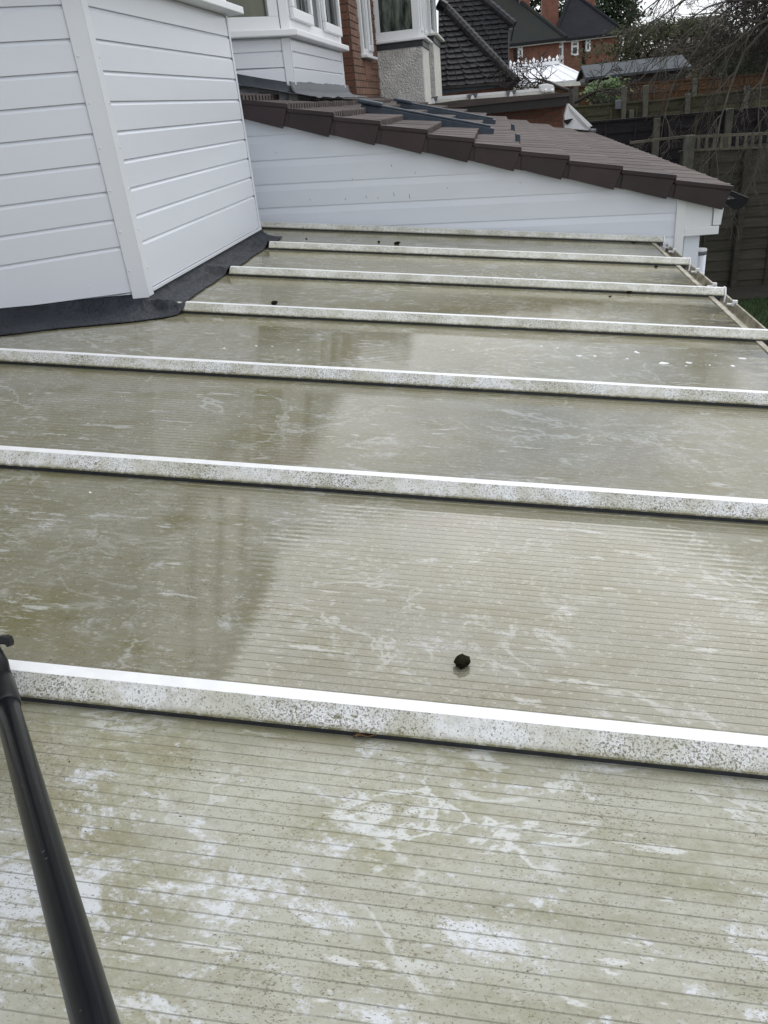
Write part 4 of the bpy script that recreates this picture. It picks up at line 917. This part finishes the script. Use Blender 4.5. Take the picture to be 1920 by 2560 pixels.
# vent pipe beside the extension
pv = AY(1750, 622, 5.42)
vp = thing('vent_pipe', (pv.x, 5.42, .03), 'white upright pipe with a grey collar just beyond the gutter', 'pipe')
b = MB(); b.tube([(pv.x, 5.42, .03), (pv.x, 5.42, pv.z - .012)], .041, 24); b.build('pipe', M['pvc_grey'], vp, True)
b = MB(); b.tube([(pv.x, 5.42, pv.z - .035), (pv.x, 5.42, pv.z - .0115)], .0425, 24); b.build('collar', M['greyplas'], vp, True)
b = MB(); b.tube([(pv.x, 5.42, pv.z - .011), (pv.x, 5.42, pv.z)], [.044, .043], 24); b.build('cap', M['frame'], vp)

# ================================================================== TREES AND SHRUBS
def branch(mb, p, d, L, r, depth, rnd, droop=0., kids=3, spread=.6, seg=5, sides=5, rmin=.002, shrink=.62, start=.3):
    pts = [p.copy()]; rad = [r]; d = d.normalized()
    for i in range(seg):
        d = (d + Vector((rnd.gauss(0, .13), rnd.gauss(0, .13), rnd.gauss(0, .11) - droop * (i + 1) / seg * .35))).normalized()
        pts.append(pts[-1] + d * (L / seg)); rad.append(max(r * (1 - .75 * (i + 1) / seg), rmin))
    mb.tube(pts, rad, sides if depth > 1 else 3, cap=False)
    if depth <= 0: return
    for k in range(kids):
        t = start + (1 - start) * (k + rnd.random()) / kids; i = min(int(t * seg), seg - 1); f = t * seg - i
        q = pts[i].lerp(pts[i + 1], f); dd = (pts[i + 1] - pts[i]).normalized()
        a = dd.orthogonal().normalized(); a = Matrix.Rotation(rnd.uniform(0, 2 * pi), 3, dd) @ a
        nd = (dd * (1 - spread * .5) + a * spread * rnd.uniform(.7, 1.25))
        branch(mb, q, nd, L * shrink * rnd.uniform(.7, 1.2), max(rad[i] * .6, rmin), depth - 1, rnd, droop, kids, spread, max(3, seg - 1), sides, rmin, shrink, .15)
def bare_tree(nm, label, base, d0, L, r, depth, seed, kids, droop, spread=.6, boughs=None, rmin=.003, mat='bark', group=None):
    rnd = random.Random(seed); e = thing(nm, base, label, 'tree', group); t = MB(); b0 = Vector(base)
    tp = [b0 + Vector((0, 0, -.1)), b0 + d0 * .5 + Vector((.05, 0, 0)), b0 + d0]; t.tube(tp, [r * 1.3, r, r * .8], 10); t.build('trunk', M[mat], e, True)
    m = MB()
    for (tt, d, l) in boughs: q = tp[0].lerp(tp[2], tt); branch(m, q, Vector(d), l, r * .55, depth, rnd, droop, kids, spread, 6, 5, rmin)
    m.build('crown', M[mat], e, True, fix=False); return e
# overhanging bare tree at the right edge
B0 = AY(2160, 100, 12.9); B0.z = gz(12.9)
bs = []; rq = random.Random(5)
for k in range(10):
    tgt = AY(rq.uniform(1620, 1960), rq.uniform(-260, 110), rq.uniform(11.4, 14.2)); o_ = Vector((B0.x - .4, B0.y, B0.z + 4.2)); d = tgt - (B0 + Vector((-.4, 0, 4.4)) * (.75 + .02 * k)); bs.append((.75 + .02 * k, tuple(d + Vector((0, 0, .5))), d.length * .62))
bare_tree('bare_tree', 'large bare winter tree with drooping twigs overhanging the fences at the right', B0, Vector((-.4, 0, 4.4)), 1, .11, 4, 11, 5, .35, .85, bs, .0028)
# hanging bough in front, drooping over the fences
hb = thing('hanging_branches', AY(1930, 60, 11.2), 'long thin bare branches hanging down in front of the dark fences', 'branches'); m = MB(); rnd = random.Random(21)
for (pa, pb, y0, y1) in (((1960, 20), (1745, 230), 11.6, 11.2), ((1900, 40), (1690, 330), 11.6, 11.3), ((1990, 150), (1880, 400), 11.5, 11.2), ((1840, -20), (1640, 260), 11.8, 11.4), ((1760, -30), (1580, 150), 12., 11.8), ((2000, 250), (1850, 480), 11.5, 11.2), ((1860, 130), (1720, 470), 11.4, 11.2), ((1700, -40), (1560, 90), 12., 11.9), ((1950, 100), (1790, 380), 11.3, 11.1), ((1800, 60), (1610, 330), 11.4, 11.2), ((1900, -70), (1600, 30), 11.9, 12.1), ((1850, -90), (1560, -5), 12., 12.2), ((1920, 0), (1640, 105), 11.7, 11.9), ((1780, -90), (1570, 60), 12.2, 12.3), ((1950, 60), (1680, 165), 11.6, 11.8)):
    A, Bq = AY(*pa, y0), AY(*pb, y1); L = (Bq - A).length; branch(m, A, (Bq - A) + Vector((0, 0, L * .28)), L * 1.05, .015, 3, rnd, .5, 5, .5, 8, 5, .0024, .42, .12)
A = AY(1960, 20, 11.6); Tj = B0 + Vector((-.3, 0, 3.6)); m.tube([Tj, A + Vector((.4, .3, .3)), A], [.06, .04, .02], 6)
for pa in ((1990, 150), (2000, 250), (1950, 100), (1900, 40), (1860, 130)): m.tube([Tj, AY(*pa, 11.5).lerp(Tj, .4) + Vector((0, 0, .3)), AY(*pa, 11.5)], [.03, .025, .016], 5)
m.build('twig', M['bark2'], hb, True, fix=False)
# small bare fruit tree behind the brick lean-to
B1 = AY(1432, 300, 17.2); B1.z = gz(17.2); hh = AY(1428, 222, 17.2).z - B1.z
bare_tree('bare_fruit_tree', 'small twisted bare fruit tree in front of the white conservatory', B1, Vector((-.05, 0, hh)), 1, .075, 3, 4, 5, .25, .8, [(.95, (-.9, -.1, .25), 1.25), (.98, (-.6, .2, .35), .95), (.9, (.8, .1, .25), .9), (.8, (-1, .1, -.02), 1.15), (.7, (.7, -.2, .3), 1.1), (.85, (-.8, -.3, .3), 1.2)], .006)
B3 = AY(1478, 300, 16.9); B3.z = gz(16.9)
bare_tree('bare_sapling', 'thin bare sapling between the white gable end and the green shrub', B3, Vector((.1, 0, 1.3)), 1, .03, 3, 9, 5, .1, .6, [(.5, (-.4, 0, .5), .7), (.8, (.5, 0, .5), .9), (1., (.1, 0, .5), .6), (.9, (.9, 0, .2), 1.2), (.6, (.9, -.1, .3), 1.3)], .004)
def leaves(nm, label, cat, centre, rad, n, size, mat, seed, trunk=True, shape='blob', group=None):
    rnd = random.Random(seed); e = thing(nm, (centre.x, centre.y, gz(centre.y)), label, cat, group); m = MB()
    clumps = [(Vector((rnd.gauss(0, .42) * rad[0], rnd.gauss(0, .42) * rad[1], rnd.uniform(-1, 1) * rad[2])), rnd.uniform(.16, .34)) for _ in range(46)]
    for i in range(n):
        c, cs = rnd.choice(clumps); p = c + Vector((rnd.gauss(0, cs) * rad[0], rnd.gauss(0, cs) * rad[1], rnd.gauss(0, cs * .55) * rad[2]))
        if shape == 'cone': k = max(.08, .62 - .52 * p.z / rad[2]); p.x *= k; p.y *= k
        p = p + centre; a = Vector((rnd.gauss(0, 1), rnd.gauss(0, 1), rnd.gauss(0, .7))).normalized(); bq = a.orthogonal().normalized(); s = size * rnd.uniform(.5, 1.4)
        m.face([p - a * s, p + bq * s * .4, p + a * s, p - bq * s * .4])
    m.build('foliage', M[mat], e, fix=False)
    if trunk: t = MB(); t.tube([(centre.x, centre.y, gz(centre.y) - .1), (centre.x, centre.y, centre.z + (rad[2] * .8 if shape == 'cone' else 0))], [.12 if rad[2] > 2 else .04, .03], 8); t.build('trunk', M['bark'], e)
    return e
leaves('conifer', 'tall dark conifer to the right of the far brick house', 'tree', AY(1542, 40, 58), (2.3, 2.3, 3.4), 7000, .16, 'needle', 1, shape='cone')
leaves('conifer', 'dark evergreen seen between the chimneys of the far houses', 'tree', AY(1342, 20, 66), (2.4, 2., 4.0), 2600, .25, 'needle', 2)
leaves('conifer', 'dark evergreen behind the left chimney of the far houses', 'tree', AY(1412, 8, 68), (3., 2., 2.6), 2000, .25, 'needle', 3)
leaves('evergreen_hedge', 'olive evergreen hedge at the right of the far brick house', 'hedge', AY(1640, 128, 33), (2.3, 1.2, .75), 9000, .075, 'hedge', 4)
leaves('evergreen_hedge', 'tall brownish hedge behind the bare tree at the right edge', 'hedge', AY(1850, 165, 31), (2.8, 1.2, .95), 11000, .075, 'hedge_b', 6)
leaves('evergreen_hedge', 'dark ivy covered tree behind the bare twigs, upper right', 'tree', AY(1905, 40, 26), (.95, .8, 1.5), 5000, .065, 'needle', 7)
leaves('green_shrub', 'bright green leafy shrub behind the mossy fence', 'shrub', AY(1513, 246, 17.8), (.36, .3, .28), 1500, .05, 'leaf', 8, False)
# glimpsed house between the twigs on the right
hq = thing('tan_house', (AY(1725, 150, 36).x, 36, gz(36)), 'tan brick house glimpsed through the twigs beside a white sloping bargeboard', 'house')
b = MB(); A, Bq = AY(1690, 125, 36), AY(1850, 170, 36); b.box(A.x, Bq.x, 36, 40, gz(36), A.z); b.build('wall', M['mortar'], hq)
b = MB(); b.prism([(A.x - .3, 35.7, A.z), (Bq.x + .3, 35.7, A.z), (Bq.x - .4, 38, A.z + 1.1), (A.x + .4, 38, A.z + 1.1)], (0, .1, 0)); b.build('roof', M['brownfascia'], hq)
b = MB(); b.prism([AY(1756, 172, 35.8), AY(1800, 134, 35.8), AY(1806, 136, 35.8), AY(1762, 174, 35.8)], (0, .1, 0)); b.build('bargeboard', M['white'], hq)
b = MB(); b.box(A.x - .3, Bq.x + .6, 35.6, 35.7, A.z - .06, A.z + .04); b.build('gutter', M['white'], hq)
# birdhouse-like grey box on the mossy fence
b = MB(); p = AY(1545, 270, 16.3); b.box(p.x - .055, p.x + .055, 16.28, 16.34, p.z - .02, p.z + .13); tag(bevel(b.build('grey_box', M['greyplas']), .01), 'small grey box on the fence top beside the green shrub', 'box')

# ================================================================== THINGS ON THE ROOF
# telescopic black pole resting on the nearest bar
P2 = RP(2, 1712, -.0150); P1 = CAM + ray(238, 2560) * .66; dv = (P1 - P2).normalized()
pole = thing('telescopic_pole', P2, 'scratched black telescopic pole resting across the nearest glazing bar, lower left', 'pole')
sec = MB(); sec.tube([(0, 0, .012), (0, 0, 2.0)], .0148, 40); po_ = sec.build('tube', M['pole'], pole, True); po_.location = P2; po_.rotation_euler = dv.to_track_quat('Z', 'Y').to_euler()
# texture axis along the pole
c = MB(); c.tube([P2 - dv * .012, P2 - dv * .006, P2 + dv * .055, P2 + dv * .072, P2 + dv * .076], [.0162, .0178, .0178, .0165, .0148], 32); c.build('collar', M['black'], pole, True)
c = MB(); c.tube([P2 - dv * .13, P2 - dv * .012], .0115, 32); c.build('inner_tube', M['pole'], pole, True)
# clamp lever: little hooked block standing off the collar
K0 = RP(-8, 1690, -.035); side = (CX * .9 - CD * .35).normalized(); upw = -CD
lv = MB()
def LP(px, py, dd): r = ray(px, py); return CAM + r * dd
R2 = (P2 - CAM).length * 1.01
hook = [LP(-14, 1592, R2), LP(8, 1590, R2), LP(18, 1594, R2), LP(22.5, 1606, R2), LP(22.5, 1616, R2), LP(16, 1620, R2), LP(13, 1612, R2), LP(-2, 1611, R2), LP(-14, 1616, R2)]
lv.prism(hook, CF * .016); bevel(lv.build('clamp_lever', M['black'], pole), .002)
c = MB(); c.tube([LP(-30, 1612, R2 + .008), LP(-9, 1660, R2 + .004), P2 - dv * .008], [.012, .015, .016], 12); c.build('lever_arm', M['black'], pole, True)
# moss lumps
def lump(px, py, r, label, flat=.7, mat='moss', sd=0, nm='moss_clump', grp='moss clumps lying on the polycarbonate'):
    bm = bmesh.new(); bmesh.ops.create_icosphere(bm, subdivisions=3 if r > .008 else 2, radius=r)
    for v in bm.verts:
        n = v.co.normalized(); v.co *= 1 + .34 * mnoise.noise(n * 2.2 + Vector((sd, 0, 0))) + .17 * mnoise.noise(n * 7 + Vector((0, sd, 0))); v.co.z *= flat; v.co.x *= 1.12
    me = bpy.data.meshes.new(nm); bm.to_mesh(me); bm.free(); me.materials.append(M[mat]); me.polygons.foreach_set('use_smooth', [True] * len(me.polygons))
    ob = bpy.data.objects.new(nm, me); COL.objects.link(ob); p = RP(px, py, .038); zmin = min(v.co.z for v in me.vertices); ob.location = p + RN * (-zmin - .0012); ob.rotation_euler = (0, TH, sd)
    return tag(ob, label, 'moss', grp)
lump(1155, 1664, .0112, 'round black moss clump alone in the middle of the second nearest panel', .82, sd=1)
lump(686, 762, .013, 'brown moss clump behind the fourth bar, near the bay corner', .6, sd=2)
lump(993, 611, .016, 'dark moss clump on the farthest panel, largest of the three left of centre', .5, sd=3)
lump(947, 606, .008, 'small dark moss clump just left of the largest one on the farthest panel', .7, sd=4)
lump(766, 598, .006, 'tiny moss crumb on the farthest panel, nearest the bay edge', .7, sd=5)
lump(1494, 600, .020, 'long dark moss strip at the foot of the farthest bar', .35, sd=6)
lump(1584, 608, .010, 'small dark moss clump at the right end of the farthest panel', .5, sd=7)
lump(1571, 733, .014, 'moss clump by a pale feather under the third farthest bar', .5, sd=8)
lump(1640, 668, .008, 'moss crumb on the second farthest panel near the gutter', .6, sd=9)
lump(1525, 742, .006, 'single moss crumb left of the feathered clump', .5, sd=10)
# leaf tucked under the nearest bar
lp = RP(912, 1846, .036); lf = MB(); rows = []
for i in range(9):
    t = i / 8; wl = .0052 * sin(pi * min(t * 1.04, 1)) ** .8 + .0002; row = []
    for j in range(-2, 3): row.append(Vector(((t - .5) * .031, wl * j / 2 + .002 * sin(t * 3), .0028 * abs(j) / 2 + .0025 * sin(t * 5) ** 2 + .001)))
    rows.append(row)
lf.grid(rows); me = lf.mesh('dead_leaf', M['deadleaf'], True); ob = bpy.data.objects.new('dead_leaf', me); COL.objects.link(ob); ob.location = lp; ob.rotation_euler = (radians(-14), TH, radians(8))
md = ob.modifiers.new('t', 'SOLIDIFY'); md.thickness = .0006; tag(ob, 'curled brown dead leaf caught under the nearest glazing bar', 'leaf')
# soap foam left by the cleaning water
rnd = random.Random(13); fm = MB(); spots = [(1655, 907, 18), (1721, 907, 11), (1594, 881, 10), (1857, 897, 12), (1352, 866, 7), (1447, 890, 8), (1395, 871, 6), (1487, 891, 8), (1133, 875, 7), (1829, 915, 9), (1569, 897, 6), (1789, 889, 4), (1775, 913, 5), (1715, 915, 5), (225, 1231, 6), (1310, 872, 4), (1280, 885, 4), (640, 865, 5), (680, 866, 5), (745, 875, 6), (820, 868, 4), (560, 870, 5)]
for _ in range(46): spots.append((rnd.uniform(1100, 1910), rnd.uniform(862, 925), rnd.uniform(1, 3)))
for _ in range(60):
    x = rnd.uniform(5, 640); spots.append((x, rnd.uniform(925 + .06 * x, 1105 + .06 * x), rnd.uniform(1.2, 4)))
for _ in range(26): x = rnd.uniform(420, 800); spots.append((x, rnd.uniform(835, 880), rnd.uniform(1, 3)))
for (px, py, sz) in spots:
    p = RP(px, py, .038); d = (p - CAM).length; r = sz * .5 * d / F; q = RL(p)
    for c in range(1 if sz < 5 else 4):
        ox, oy = (rnd.gauss(0, r * .5), rnd.gauss(0, r * .5)) if sz >= 5 else (0, 0); rr_ = r * rnd.uniform(.5, 1.0); rows = []
        for (f, h) in ((1., 0.), (.85, .28), (.5, .48), (.02, .55)): rows.append([RW(q.x + ox + rr_ * f * 1.15 * cos(a), q.y + oy + rr_ * f * .8 * sin(a), -.0384 + h * min(rr_, .006)) for a in [2 * pi * k / 8 for k in range(8)]])
        fm.grid(rows, 0, True)
q = fm.build('soap_foam', M['foam'], smooth=True, fix=False); q['kind'] = 'stuff'; tag(q, 'white flecks of soap foam scattered on the wet panels', 'foam')
for o_ in list(bpy.data.objects):
    if '_local' in o_: del o_['_local']
